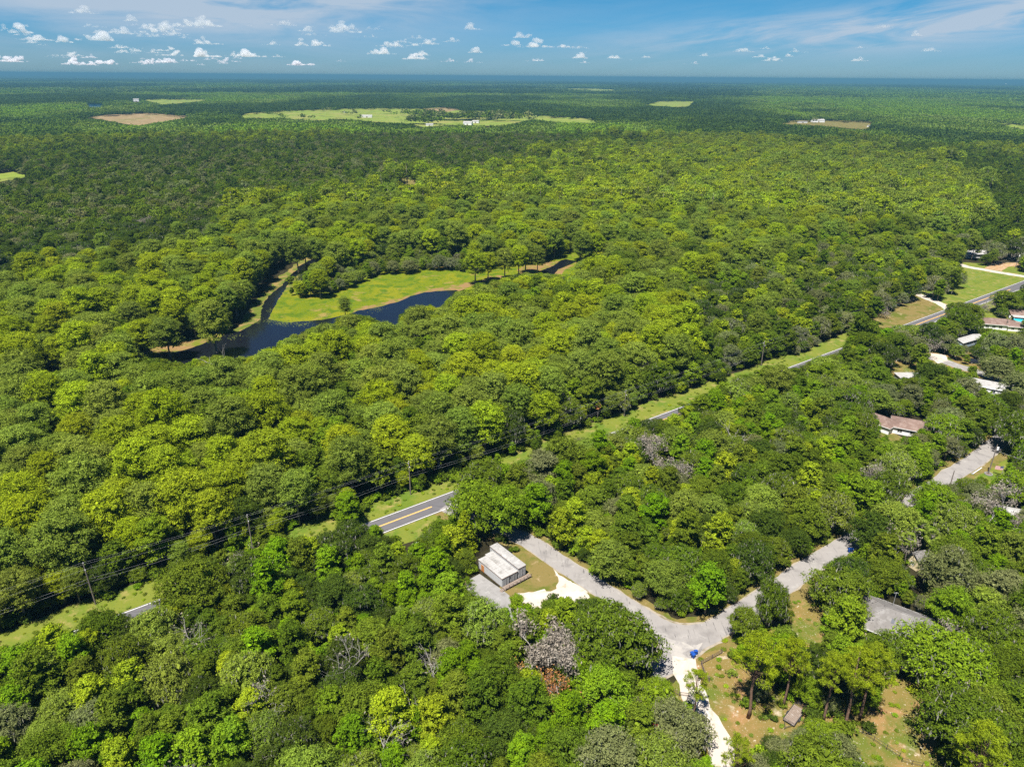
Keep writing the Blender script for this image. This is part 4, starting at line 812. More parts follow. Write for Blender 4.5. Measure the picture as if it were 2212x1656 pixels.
def house(name, label, cat, c, rz, L, W, hw, hr, kind, mroof, mwall, wins=(), over=.5, extra=None, group=None):
    t = thing(name, label, cat, (c[0], c[1], 0), rz, group)
    b = MB(); b.box(-L / 2, -W / 2, -.1, L / 2, W / 2, hw); b.build('wall', mwall, t)
    l, w, z0, z1 = L / 2 + over, W / 2 + over, hw - .04, hw + hr
    r = MB()
    if kind == 'gable':
        v = [(-l, -w, z0), (l, -w, z0), (l, w, z0), (-l, w, z0), (-l, 0, z1), (l, 0, z1)]; lo = [(x, y, z - .14) for x, y, z in v]
        r.add(v + lo, [(0, 1, 5, 4), (2, 3, 4, 5), (6, 10, 11, 7), (8, 11, 10, 9), (0, 6, 7, 1), (2, 8, 9, 3), (0, 4, 10, 6), (4, 3, 9, 10), (1, 7, 11, 5), (5, 11, 8, 2)])
        for sgn in (-1, 1):
            gb = MB(); x = sgn * (L / 2 - .02); gb.add([(x, -W / 2, hw - .02), (x, W / 2, hw - .02), (x, 0, hw + hr * (W / 2) / w - .16), (x - sgn * .2, -W / 2, hw - .02), (x - sgn * .2, W / 2, hw - .02), (x - sgn * .2, 0, hw + hr * (W / 2) / w - .16)], [(0, 1, 2), (3, 5, 4), (0, 3, 4, 1), (1, 4, 5, 2), (2, 5, 3, 0)]); gb.build('gable', mwall, t)
    elif kind == 'hip':
        k = max(l - w, .3); v = [(-l, -w, z0), (l, -w, z0), (l, w, z0), (-l, w, z0), (-k, 0, z1), (k, 0, z1)]; lo = [(x, y, z0 - .16) for x, y, z in v[:4]]
        r.add(v + lo, [(0, 1, 5, 4), (2, 3, 4, 5), (0, 4, 3), (1, 2, 5), (6, 9, 8, 7), (0, 6, 7, 1), (1, 7, 8, 2), (2, 8, 9, 3), (3, 9, 6, 0)])
        cp = MB(); cp.bar((-k, 0, z1 + .02), (k, 0, z1 + .02), .22, .06)
        for a, bb in ((v[0], v[4]), (v[3], v[4]), (v[1], v[5]), (v[2], v[5])): cp.bar(Vector(a) + Vector((0, 0, .03)), Vector(bb) + Vector((0, 0, .03)), .2, .05)
        cp.build('ridge_cap', mroof, t)
    else:
        v = [(-l, -w, z0), (l, -w, z0), (l, w, z0 + hr), (-l, w, z0 + hr)]; r.add(v + [(x, y, z - .16) for x, y, z in v], [(0, 1, 2, 3), (7, 6, 5, 4), (0, 4, 5, 1), (1, 5, 6, 2), (2, 6, 7, 3), (3, 7, 4, 0)])
    r.build('roof', mroof, t)
    fs = MB()
    for a, bb in (((-l, -w), (l, -w)), ((l, -w), (l, w)), ((l, w), (-l, w)), ((-l, w), (-l, -w))):
        if kind == 'hip' or (kind == 'gable' and a[1] == bb[1]): fs.bar((*a, z0 - .1), (*bb, z0 - .1), .06, .2)
    if fs.v: fs.build('eaves_trim', M_WHITE, t)
    for side, x, z, ww, hh in wins:                        # side: 0 front (-y), 1 right (+x), 2 back, 3 left
        y = -W / 2 if side == 0 else (W / 2 if side == 2 else 0); f = MB(); g = MB(); m = MB()
        def put(mb, x0, x1, za, zb, d0, d1):
            if side in (0, 2): s = -1 if side == 0 else 1; mb.box(x0, min(y + s * d0, y + s * d1), za, x1, max(y + s * d0, y + s * d1), zb)
            else: s = 1 if side == 1 else -1; X = s * L / 2; mb.box(min(X + s * d0, X + s * d1), x0, za, max(X + s * d0, X + s * d1), x1, zb)
        isdoor = z < .1
        for (x0, x1, za, zb) in ((x - ww / 2 - .08, x - ww / 2, z, z + hh), (x + ww / 2, x + ww / 2 + .08, z, z + hh), (x - ww / 2 - .08, x + ww / 2 + .08, z + hh, z + hh + .08), (x - ww / 2 - .08, x + ww / 2 + .08, z - .08, z)): put(f, x0, x1, za, zb, .002, .06)
        fo = f.build('door_frame' if isdoor else 'window', M_WHITE, t); put(g, x - ww / 2, x + ww / 2, z, z + hh, .003, .03); g.build('door' if isdoor else 'pane', M_DECK if isdoor else M_GLASS, fo)
        if not isdoor: put(m, x - .025, x + .025, z, z + hh, .031, .05); m.build('mullion', M_WHITE, fo)
    if extra: extra(t)
    rr = max(L, W) / 2; NO_ROOT.append((c[0], c[1], min(L, W) / 2 + .5))
    ax = Vector((math.cos(rz), math.sin(rz), 0)) * (rr - min(L, W) / 2)
    if L > W: NO_ROOT.extend([(c[0] + ax.x, c[1] + ax.y, W / 2 + .5), (c[0] - ax.x, c[1] - ax.y, W / 2 + .5)])
    return t
def skylights(t):
    for i in range(2):
        o = MB(); M = Matrix.Translation((-.4 + i * 2.1, -2.6, 4.36)) @ Matrix.Rotation(R(26), 4, 'X'); o.box(-.35, -.6, 0, .35, .6, .12, M); k = o.build('skylight', M_TILE, t)
    v = MB(); v.cyl((3, 1.5, 4), .09, .9, 8); v.build('vent_pipe', M_GALV, t)
hc = G(*Z6(1385, 290), 3.5)
house('grey_roof_house', 'house with a broad weathered grey hip roof and two small skylights', 'house', (hc.x, hc.y), R(-36), 15.5, 11.5, 2.6, 3.1, 'hip', M_GSHING, M_CREAM, [(0, -3, .9, 1.4, 1.1), (0, 2, .9, 1.4, 1.1), (3, 0, .9, 1.4, 1.1)], .6, skylights)
b = MB(); bp = base_from_top(*Z6(1386, 120), 8); b.tube([(0, 0, 0), (0, 0, 8)], .05, 6)
t = thing('antenna_mast', 'thin metal mast with a small aerial behind the grey roofed house', 'antenna', tuple(bp)); b.build('mast', M_GALV, t)
b = MB(); b.bar((-.5, 0, 7.8), (.5, 0, 7.8), .05); b.bar((-.35, -.3, 7.8), (-.35, .3, 7.8), .03); b.bar((0, -.3, 7.8), (0, .3, 7.8), .03); b.bar((.35, -.3, 7.8), (.35, .3, 7.8), .03); b.build('aerial', M_GALV, t)
c = G(*ZS(1033, 345), 1.6)
house('cream_shed', 'small cream shed with a steep dark roof among mossy oaks', 'shed', (c.x, c.y), R(25), 3.6, 3.0, 3.0, 1.5, 'gable', M_GSHING, M_CREAM, [(0, .3, .02, .9, 2.0), (3, 0, 1.1, .9, .9)], .25)
c = G(*ZH(288, 525), 3.0); house('brown_roof_house', 'white house end with a brown hip roof, west of the yellow slide', 'house', (c.x, c.y), R(-50), 11, 7, 2.7, 2.0, 'hip', M_BSHING, M_WHITE, [(0, -2, .9, 1.2, 1.1), (0, 2, .9, 1.2, 1.1), (1, 0, .1, 2.4, 2.1)], .5)
c = G(*ZH(525, 560), 3.0); house('brown_roof_house', 'white house with a wide brown hip roof, east of the yellow slide', 'house', (c.x, c.y), R(-28), 13.5, 9, 2.7, 2.1, 'hip', M_BSHING, M_WHITE, [(0, -4, .9, 1.4, 1.1), (0, 0, .9, 1.4, 1.1), (0, 4, .05, 1, 2.1), (3, 0, .9, 1.4, 1.1)], .5)
s = G(*ZH(365, 497)); t = thing('playground_slide', 'yellow slide in the yard between the two brown roofs', 'slide', tuple(s), .6)
b = MB(); b.add([(-.3, 0, 2.1), (.3, 0, 2.1), (.3, -1.4, 1.1), (-.3, -1.4, 1.1), (-.3, -3.2, .25), (.3, -3.2, .25), (-.3, 0, 2.02), (.3, 0, 2.02), (.3, -1.4, 1.02), (-.3, -1.4, 1.02), (-.3, -3.2, .17), (.3, -3.2, .17)], [(0, 3, 2, 1), (3, 4, 5, 2), (6, 7, 8, 9), (9, 8, 11, 10), (0, 6, 9, 3), (3, 9, 10, 4), (1, 2, 8, 7), (2, 5, 11, 8), (0, 1, 7, 6), (4, 10, 11, 5)]); b.build('chute', M_YELL, t)
for x in (-.32, .32):
    b = MB(); b.bar((x, 0, 2.1), (x, -1.4, 1.25), .07, .25); b.bar((x, -1.4, 1.25), (x, -3.2, .35), .07, .25); b.build('side_rail', M_YELL, t)
    b = MB(); b.bar((x, .1, 0), (x, .1, 2.6), .1); b.build('leg', M_DECK, t)
for i in range(5):
    b = MB(); b.bar((-.32, .1, .35 + i * .4), (.32, .1, .35 + i * .4), .06); b.build('rung', M_DECK, t)
c = G(*ZU(1880, 545), 2.8); house('ranch_house', 'long white house with a brown hip roof and dark windows', 'house', (c.x, c.y), R(-14), 17, 8.5, 2.8, 1.9, 'hip', M_BSHING, M_WHITE, [(0, -6, .9, 1.5, 1.1), (0, -3, .9, 1.5, 1.1), (0, 0, .9, 1.5, 1.1), (0, 4, .02, 1, 2.1), (3, 0, .9, 1.5, 1.1)], .6)
c = G(*ZU(2100, 580), 2.5); house('ranch_house_wing', 'lower white wing with a brown roof beside the turquoise pool', 'house', (c.x, c.y), R(-14), 8, 7, 2.5, 1.5, 'hip', M_BSHING, M_WHITE, [(0, -2, .9, 1.3, 1.0), (0, 1, .9, 1.3, 1.0)], .5)
c = G(*ZU(2185, 425), 2.8); house('metal_roof_house', 'house with a brown roof and a bright metal porch roof behind the pool', 'house', (c.x, c.y), R(-14), 12, 8, 2.6, 1.6, 'gable', M_BSHING, M_CREAM, [(0, -3, .9, 1.3, 1.0), (0, 2, .9, 1.3, 1.0)], .5,
      lambda t: MB().add([(-6, -4.4, 2.5), (6, -4.4, 2.5), (6, -7.2, 2.1), (-6, -7.2, 2.1), (-6, -4.4, 2.4), (6, -4.4, 2.4), (6, -7.2, 2.0), (-6, -7.2, 2.0)], [(0, 3, 2, 1), (4, 5, 6, 7), (0, 4, 7, 3), (1, 2, 6, 5), (3, 7, 6, 2), (0, 1, 5, 4)]).build('porch_roof', M_WROOF, t) and [MB().bar((x, -7.0, 0), (x, -7.0, 2.02), .12).build('porch_post', M_WHITE, t) for x in (-5.5, 0, 5.5)])
c = G(*ZU(1490, 765), 2.6); house('mobile_home', 'white mobile home with a pale blue end wall and a metal roof', 'mobile home', (c.x, c.y), R(30), 17, 4.6, 2.9, .8, 'gable', M_WROOF, M_BLUEW, [(0, -5, 1.1, 1.2, .9), (0, 0, 1.1, 1.2, .9), (0, 4, .1, .9, 2.0), (1, 0, 1.1, 1.0, .9)], .3)
c = G(*ZW(1310, 375), 2.8); house('white_roof_house', 'house with a bright white metal roof beyond the far field', 'house', (c.x, c.y), R(6), 20, 9, 2.8, 1.8, 'gable', M_WROOF, M_WHITE, [(0, -6, .9, 1.4, 1.0), (0, 0, .9, 1.4, 1.0), (0, 5, .02, 1, 2.1), (3, 0, .9, 1.4, 1.0)], .7)
c = G(*ZH(500, 228), 2.6); house('carport', 'flat white carport roof in the rough yard', 'carport', (c.x, c.y), R(2), 10, 5.5, 2.4, .25, 'flat', M_WROOF, M_GALV, [], .3)
c = G(*ZH(1070, 300), 2.6); house('long_white_building', 'long low building with a flat white roof beside the street', 'building', (c.x, c.y), R(-33), 19, 8, 2.6, .3, 'flat', M_WROOF, M_WHITE, [(0, -5, .9, 1.4, 1.0), (0, 0, .9, 1.4, 1.0), (0, 5, .9, 1.4, 1.0)], .3)
c = G(*Z6(1815, 700), 2.4); house('pale_shed', 'tiny pale shed half hidden at the shaded edge of the lawn', 'shed', (c.x, c.y), R(20), 2.6, 2.2, 2.0, .6, 'gable', M_WROOF, M_WHITE, [(0, 0, .02, .8, 1.7)], .2)
c = G(*ZR(1985, 1420), 2.5); house('white_trailer_home', 'white roofed trailer home glimpsed under pale mossy trees', 'mobile home', (c.x, c.y), R(-20), 9, 4, 2.6, .5, 'gable', M_WROOF, M_WHITE, [(0, -2, 1.0, 1.1, .9), (0, 1.5, 1.0, 1.1, .9)], .25)
# far farms
FARM = [('far_barn', 'white barn with a shiny roof at the edge of the far green pasture', 295, 219.5, 24, 12, 8, 10, M_WROOF), ('far_barn', 'long white barn in the middle of the far pasture', 793, 254, 30, 13, 4, 5, M_WROOF), ('far_barn', 'white barn nearest the wooded clump in the pasture', 1011, 270, 22, 14, 5, -12, M_WROOF),
        ('far_barn', 'white barn just behind the clump barn with a bright roof', 1028, 266, 18, 10, 4, -12, M_WROOF), ('far_barn', 'low white shed in front of the clump barns', 1005, 277.5, 16, 7, 3, -5, M_WROOF), ('far_barn', 'grey roofed shed on the tan corner of the pasture', 925, 231, 24, 10, 4, 0, M_GSHING),
        ('far_barn', 'tiny white house at the tree line behind the pasture', 1033, 233.5, 18, 9, 4, 10, M_WROOF), ('far_barn', 'big white barn in the dry clearing before the pines', 1766, 264.5, 34, 15, 5, 3, M_WROOF), ('far_barn', 'long grey shed in the dry clearing before the pines', 1733, 266, 26, 8, 3, 3, M_GSHING),
        ('far_barn', 'white camper shed at the end of the dry clearing', 1877, 274.5, 10, 5, 3, 25, M_WROOF), ('far_barn', 'low white roof among the dark woods', 1274, 301.5, 18, 9, 3, 0, M_WROOF), ('far_barn', 'small white shed beside the pasture tree line', 747, 244.5, 12, 6, 3, 0, M_WROOF),
        ('far_barn', 'small pale house in the woods beyond the river forest', 1255, 280, 10, 7, 3, 12, M_WROOF), ('far_barn', 'grey metal shed at the woods edge of the pasture', 928, 272, 18, 9, 3, 4, M_WROOF2)]
for nm, lab, u, v, L, W, hw, rz, mr in FARM:
    c = G(u, v); house(nm, lab, 'barn', (c.x, c.y), R(rz), L, W, hw * 1.1, W * .25, 'gable', mr, M_WHITE, [(0, 0, .02, 4, 3)], .4, group='far farm buildings'); NO_ROOT.pop()
c = G(2172, 186); t = thing('water_tower', 'white water tower standing above the far woods', 'water tower', (c.x, c.y, 0))
b = MB(); prof = [(0, 20), (5, 21), (8, 25), (8.5, 29), (7.5, 33), (4.5, 36), (0, 37)]; n = 16
for i, (r_, z_) in enumerate(prof): b.v += [(r_ * math.cos(2 * math.pi * k / n) * 1.6, r_ * math.sin(2 * math.pi * k / n) * 1.6, z_ + 8) for k in range(n)]
b.f = [(i * n + k, i * n + (k + 1) % n, (i + 1) * n + (k + 1) % n, (i + 1) * n + k) for i in range(len(prof) - 1) for k in range(n)]; b.build('tank', M_LAMPW, t, True)
b = MB(); b.cyl((0, 0, 0), 4, 30, 12, 2.5); b.build('pedestal', M_LAMPW, t)

# ------------------------------------------------------------------ utility poles and wires
POLES = {}
def utility_pole(key, base, h, label, arms='road', lean=(0, 0), az=None):
    az = math.atan2(RD.y, RD.x) if az is None else az
    t = thing('utility_pole', label, 'utility pole', tuple(base), az, 'wooden utility poles'); top = Vector((lean[0], lean[1], h))
    b = MB(); b.tube([(0, 0, -.3), tuple(top * .5), tuple(top)], [.19, .16, .12], 8); b.build('pole', M_POLEW, t); pts = []
    if arms == 'road':
        for i, z in enumerate((h - .15, h - .95, h - 1.8)):
            y = (-.45, .45, -.45)[i] if i else 0
            p = top * (z / h); a = MB(); a.bar((p.x, p.y, z), (p.x, p.y + (y or .01) * 1.0, z + .08), .09); a.build('bracket', M_GALV, t)
            ins = MB(); ins.cyl((p.x, p.y + y, z + .06), .09, .3, 8, .06); ins.build('insulator', M_LAMPW, t); pts.append((p.x, p.y + y, z + .36))
        for z in (h * .62, h * .55): pts.append(((top * (z / h)).x, .16, z))
    elif arms == 'transformer':
        p = top * .88; c_ = MB(); c_.cyl((p.x, p.y - .42, p.z - .5), .28, .95, 12); c_.build('transformer', M_LAMPW, t)
        a = MB(); a.bar((p.x, p.y + .1, p.z), (p.x, p.y - .25, p.z), .1); a.build('bracket', M_GALV, t); pts.append((top.x, top.y, h + .02)); pts.append(((top * .8).x, .1, h * .8))
    elif arms == 'lamp':
        a = MB(); a.tube([(0, 0, h * .93), (.7, 0, h * .98), (1.5, 0, h * .97)], .04, 6); a.build('lamp_arm', M_GALV, t); l = MB(); l.cyl((1.6, 0, h * .93), .34, .14, 12, .18); l.build('lamp_head', M_LAMPW, t); pts.append((top.x, top.y, h))
    M = Matrix.Translation(base) @ rot2(az); POLES[key] = [M @ Vector(p) for p in pts]; NO_ROOT.append((base[0], base[1], 1.0)); return t
p1, p3 = Vector((-97.8, 132.8, 0)), Vector((-30.07, 181.65, 0)); pl = lambda s: p1.lerp(p3, s)
utility_pole('a0', p1 - (p3 - p1) * .5, 11.6, 'utility pole beside the road at the near end of the wire line', lean=(.1, .2))
utility_pole('a1', p1, 11.9, 'pale wooden utility pole on the verge by the lower stretch of road', lean=(-.2, .1))
utility_pole('a2', pl(.44), 10.8, 'utility pole standing in deep shade of the forest edge')
utility_pole('a3', p3, 11.2, 'utility pole on the verge above the open stretch of road', lean=(.1, .15))
utility_pole('a4', Vector((41.45, 235.8, 0)), 10.6, 'utility pole beside the verge where the road bends out of the trees')
utility_pole('a5', Vector((108.5, 287.4, 0)), 11.2, 'utility pole on the bare strip before the hammock oaks', lean=(-.2, 0))
utility_pole('a6', Vector((185.8, 349.7, 0)), 10.2, 'utility pole in the tan clearing by the sand driveway', 'road')
utility_pole('a7', Vector((258.2, 403.7, 0)), 11.7, 'utility pole in the mown field by the far road', lean=(-.3, 0))
utility_pole('a8', Vector((335, 462, 0)), 11.2, 'utility pole at the corner of the far pale drive')
seq = [f'a{i}' for i in range(9)]
def wire(name, label, pa, rad=.03, sag=.012):
    b = MB()
    pts = []
    for i in range(len(pa) - 1):
        a, c = pa[i], pa[i + 1]; L = (c - a).length
        for k in range(12):
            tt = k / 12; p = a.lerp(c, tt); p.z -= 4 * sag * L * tt * (1 - tt); pts.append(p)
    pts.append(pa[-1]); b.tube(pts, rad, 4); return tag(b.build(name, M_GALV), label, 'wire', 'overhead wires along the road')
for k, lab in enumerate(('topmost thin wire strung between the roadside poles', 'second wire down between the roadside poles', 'third wire down between the roadside poles', 'upper of the two low cables on the roadside poles', 'lowest cable strung along the roadside poles')):
    wire('power_line', lab, [POLES[s][k] for s in seq], (.010 if k < 3 else .013), .010 if k < 3 else .016)
side_az = R(40)
def top_pole(key, u, v, h, label, arms, az=side_az, lean=(0, 0)): return utility_pole(key, base_from_top(u, v, h), h, label, arms, lean, az)
top_pole('b1', *ZJ(1585, 360), 8.5, 'thick brown utility pole at the junction bushes', 'plain')
top_pole('b2', *ZR(1085, 765), 6.0, 'short leaning pole at the edge of the side road bend', 'plain')
top_pole('b3', *ZR(1780, 345), 10.5, 'leaning utility pole with a white transformer by the bend', 'transformer', lean=(.3, .0))
top_pole('b4', *Z2(460, 1043), 7.5, 'short pole with a white street lamp below the open road', 'lamp')
top_pole('b5', *Z36(2118, 800), 8.0, 'utility pole near the white mobile home street', 'transformer')
top_pole('b6', *ZW(2130, 400), 10.0, 'utility pole by the parking ground of the white roofed house', 'transformer')
wire('power_line', 'single service cable from the leaning transformer pole across the lawn', [POLES['b3'][1], POLES['b3'][1] + Vector((22, -16, -2.5))], .025)
wp = G(*ZR(1380, 820)); t = thing('fallen_pole', 'white pole lying on the grass beside the side road bend', 'pole', tuple(wp), math.atan2(*(G(*ZR(1515, 730)) - wp)[:2][::-1])); b = MB(); b.tube([(0, 0, .13), (6.6, 0, .13)], [.13, .1], 8); b.build('pole', M_LAMPW, t); b = MB(); b.box(-.35, -.3, 0, .1, .3, .3); b.build('foot_plate', M_GALV, t)

# ------------------------------------------------------------------ bins, fences, trailer, flag and the rest
def bin_parts():
    t = thing('wheelie_bin', '', 'bin'); b = MB(); v = []
    for z, a, d in ((.12, .23, .25), (1.0, .31, .36)): v += [(-a, -d, z), (a, -d, z), (a, d, z), (-a, d, z)]
    b.add(v, [(3, 2, 1, 0), (4, 5, 6, 7), (0, 1, 5, 4), (1, 2, 6, 5), (2, 3, 7, 6), (3, 0, 4, 7)]); b.build('body', M_BLUE, t)
    l = MB(); l.box(-.33, -.40, 1.0, .33, .36, 1.05); l.box(-.27, -.32, 1.05, .27, .28, 1.09); l.build('lid', M_BLUE, t)
    h = MB(); h.bar((-.28, .46, 1.0), (.28, .46, 1.0), .04); h.bar((-.26, .34, .98), (-.26, .46, 1.0), .04); h.bar((.26, .34, .98), (.26, .46, 1.0), .04); h.build('handle', M_BLUE, t)
    for x in (-.27, .27):
        w = MB(); w.tube([(x - .03, .3, .13), (x + .03, .3, .13)], .13, 12); w.build('wheel', M_BLACK, t)
    return t
def copy_thing(r, loc, rz, label, group=None):
    c = r.copy(); COL.objects.link(c); c.location = loc; c.rotation_euler = (0, 0, rz); c['label'] = label
    if group: c['group'] = group
    for ch in r.children:
        d = ch.copy(); COL.objects.link(d); d.parent = c
        for g in ch.children:
            e = g.copy(); COL.objects.link(e); e.parent = d
    return c
bin0 = bin_parts(); gq = G(*ZJ(1005, 975)); bin0.location = gq; bin0.rotation_euler = (0, 0, R(110)); bin0['label'] = 'blue wheelie bin on the junction edge, the one nearer the sand track'; bin0['group'] = 'blue wheelie bins'
copy_thing(bin0, G(*ZJ(1052, 955)), R(95), 'blue wheelie bin on the junction edge, the one nearer the grass'); copy_thing(bin0, G(*ZJ(1025, 1000)), R(130), 'blue wheelie bin standing behind the pair at the junction edge')
copy_thing(bin0, G(*ZS(610, 290)), R(30), 'blue wheelie bin standing on the shady side road, roadside one of its pair'); copy_thing(bin0, G(*ZS(622, 287)), R(20), 'blue wheelie bin by the shady side road, verge side of its pair')

def rail_fence(label, pts, h=1.15, rails=3, mat=M_DARKW, post=.14, gap=2.4, name='rail_fence', wide=.12):
    P = [G(*p) for p in pts]; t = thing(name, label, 'fence', tuple(P[0])); o = P[0]
    for a, b_ in zip(P[:-1], P[1:]):
        L = (b_ - a).length; n = max(1, round(L / gap))
        for i in range(n):
            q = a.lerp(b_, i / n) - o; q2 = a.lerp(b_, (i + 1) / n) - o
            m = MB(); m.bar(q, q + Vector((0, 0, h + .12)), post); m.build('post', mat, t)
            for k in range(rails):
                z = h * (k + 1) / rails - .06; m = MB(); m.bar(q + Vector((0, 0, z)), q2 + Vector((0, 0, z)), .05, wide); m.build('rail', mat, t)
    q = P[-1] - o; m = MB(); m.bar(q, q + Vector((0, 0, h + .12)), post); m.build('post', mat, t); return t
rail_fence('dark wooden rail fence around the corner of the pine yard', [ZJ(1390, 945), ZJ(1265, 1015), ZJ(1125, 1090), ZJ(1150, 1180), ZJ(1190, 1260), ZD(590, 118)])
m_ = rail_fence('black wire yard fence running below the pines', [ZL(130, 760), ZL(300, 800), ZL(440, 885), ZL(590, 985), ZL(740, 1080)], 1.2, 2, M_DMET, .07, 3.4, 'wire_fence', .05)
rail_fence('low end of the black yard fence beyond its corner post', [ZL(770, 1130), ZL(890, 1165), ZL(1010, 1190)], 1.1, 2, M_DMET, .07, 2.6, 'wire_fence', .05)
rail_fence('short wooden gate rail beside the sand track under the small pine', [ZD(190, 210), ZD(300, 260), ZD(390, 270)], 1.1, 2, M_DARKW, .13, 2.4)
# utility trailer
c0, c1 = G(*ZT(1042, 690)), G(*ZT(1170, 515)); tl_az = math.atan2((c1 - c0).y, (c1 - c0).x); TL = (c1 - c0).length
t = thing('utility_trailer', 'old flat utility trailer with plank deck and mesh ramp on the lawn', 'trailer', tuple(c0), tl_az)
wd = 2.15
for i in range(9):
    b = MB(); y = -wd / 2 + i * wd / 9; b.box(0, y + .012, .62, TL, y + wd / 9 - .012, .66 + .004 * (i % 3)); b.build('plank', M_DECK, t)
b = MB()
for y in (-wd / 2 - .05, wd / 2 + .05): b.bar((0, y, .6), (TL, y, .6), .09, .14)
for x in (0, TL * .5, TL): b.bar((x, -wd / 2, .55), (x, wd / 2, .55), .08, .1)
b.build('frame', M_DMET, t)
b = MB()
for y in (-wd / 2 - .05, wd / 2 + .05):
    b.bar((0, y, 1.05), (TL, y, 1.05), .05)
    for i in range(4): x = TL * i / 3; b.bar((x, y, .6), (x, y, 1.05), .05)
b.bar((0, -wd / 2, 1.05), (0, wd / 2, 1.05), .05); b.build('side_rail', M_DMET, t)
g = MB()
for i in range(8): y = -wd / 2 + .05 + i * (wd - .1) / 7; g.bar((TL + .05, y, .62), (TL + 1.0, y, 1.0), .035)
for k in range(4): x = TL + .05 + k * .31; z = .62 + k * .127; g.bar((x, -wd / 2, z), (x, wd / 2, z), .04)
g.build('ramp', M_DMET, t)
for y in (-wd / 2 - .2, wd / 2 + .2):
    for x in (TL * .45,):
        w = MB(); w.tube([(x, y - .1, .34), (x, y + .1, .34)], .34, 16); wo_ = w.build('wheel', M_BLACK, t); q = MB(); q.tube([(x, y - .11, .34), (x, y + .11, .34)], .16, 10); q.build('rim', M_GALV, wo_)
        fd = MB(); fd.tube([(x + .46 * math.cos(a), y, .4 + .42 * math.sin(a)) for a in np.linspace(0, math.pi, 7)], .09, 4); fd.build('fender', M_DMET, t)
b = MB(); b.bar((0, -.8, .55), (-1.5, 0, .5), .08); b.bar((0, .8, .55), (-1.5, 0, .5), .08); b.bar((-1.4, 0, .5), (-1.8, 0, .5), .1); b.build('tongue', M_DMET, t)
NO_ROOT.append((c0.x, c0.y, 2))
# flag on a short pole
fp = G(*ZR(1840, 850)); t = thing('flag_pole', 'striped flag with a blue corner on a short pole at the bend', 'flag', tuple(fp), R(150))
b = MB(); b.tube([(0, 0, 0), (0, 0, 3.6)], .05, 8); b.build('pole', M_GALV, t)
M_FR, M_FW, M_FB = surf('flag_red', (.42, .02, .03), coord='obj'), surf('flag_white', (.72, .70, .68), coord='obj'), surf('flag_blue', (.02, .03, .12), coord='obj')
def cloth(x0, x1, z0, z1, off=0.0):
    b = MB(); n = 8; vs_ = []
    for d in (-.012, .012):
        for i in range(n + 1):
            x = x0 + (x1 - x0) * i / n; dy = .14 * math.sin(x * 2.6) * x + d + off; dz = -.22 * x
            vs_ += [(x, dy, z0 + dz), (x, dy, z1 + dz)]
    fs = []; m2 = 2 * (n + 1)
    for i in range(n): fs += [(2 * i, 2 * i + 1, 2 * i + 3, 2 * i + 2), (m2 + 2 * i, m2 + 2 * i + 2, m2 + 2 * i + 3, m2 + 2 * i + 1)]
    return b.add(vs_, fs)
for i in range(13):
    z1 = 3.5 - i * .105; x0 = .06 if i >= 7 else .86
    cloth(x0, 2.1, z1 - .105, z1).build('stripe', M_FR if i % 2 == 0 else M_FW, t)
ca = cloth(.06, .86, 3.5 - 7 * .105, 3.5).build('canton', M_FB, t); st = MB()
for r_ in range(9):
    for k in range(6 if r_ % 2 == 0 else 5):
        x = .12 + (k + (.5 if r_ % 2 else 0)) * .125; z = 3.44 - r_ * .08 - .22 * x; y = .14 * math.sin(x * 2.6) * x
        for s_ in (-.02, .02):
            ps = [(x + (.028 if q % 2 == 0 else .012) * math.sin(q * math.pi / 5), y + s_, z + (.028 if q % 2 == 0 else .012) * math.cos(q * math.pi / 5)) for q in range(10)]; st.add(ps, [tuple(range(10))])
st.build('stars', M_FW, ca)['kind'] = 'stuff'
# fire ring
fr = G(*ZR(1635, 825)); t = thing('fire_ring', 'round stone fire ring with grey ash on the flag lawn', 'fire pit', tuple(fr))
for i in range(14):
    a = i * 2 * math.pi / 14; b = MB(); b.box(-.24, -.15, 0, .24, .15, .3 + .05 * (i % 3), Matrix.Translation((1.0 * math.cos(a), 1.0 * math.sin(a), 0)) @ rot2(a + math.pi / 2)); b.build('stone', M_CONC, t)
b = MB(); b.cyl((0, 0, .01), .82, .06, 14); b.build('ash', M_BSHING, t)
b = MB(); lg = G(*ZR(1850, 880)); t = thing('bench_log', 'long brown log lying below the flag', 'log', tuple(lg), R(-35)); b.tube([(-1, 0, .2), (2.6, 0, .2)], [.2, .17], 8); b.build('log', M_DECK, t); b = MB(); b.bar((-.6, -.25, 0), (-.6, .25, .12), .18); b.build('chock', M_DARKW, t)
# pool with a turquoise cover
pc = G(*ZU(2175, 545)); t = thing('swimming_pool', 'round raised pool under a turquoise cover beside the white wing', 'pool', tuple(pc)); b = MB(); b.cyl((0, 0, 0), 3.6, 1.15, 24); b.build('pool_wall', M_WHITE, t)
b = MB(); b.cyl((0, 0, 1.16), 3.7, .07, 24, 3.3); b.build('cover', M_TURQ, t); NO_ROOT.append((pc.x, pc.y, 3.6))
tq = G(*ZU(1635, 940)); t = thing('patio_umbrella', 'small teal parasol under the trees by the parked car', 'parasol', tuple(tq)); b = MB(); b.tube([(0, 0, 0), (0, 0, 2.5)], .04, 6); b.build('pole', M_GALV, t); b = MB(); b.tube([(0, 0, 2.0), (0, 0, 2.2), (0, 0, 2.6)], [1.5, 1.2, .05], 8); b.build('canopy', M_TURQ, t)
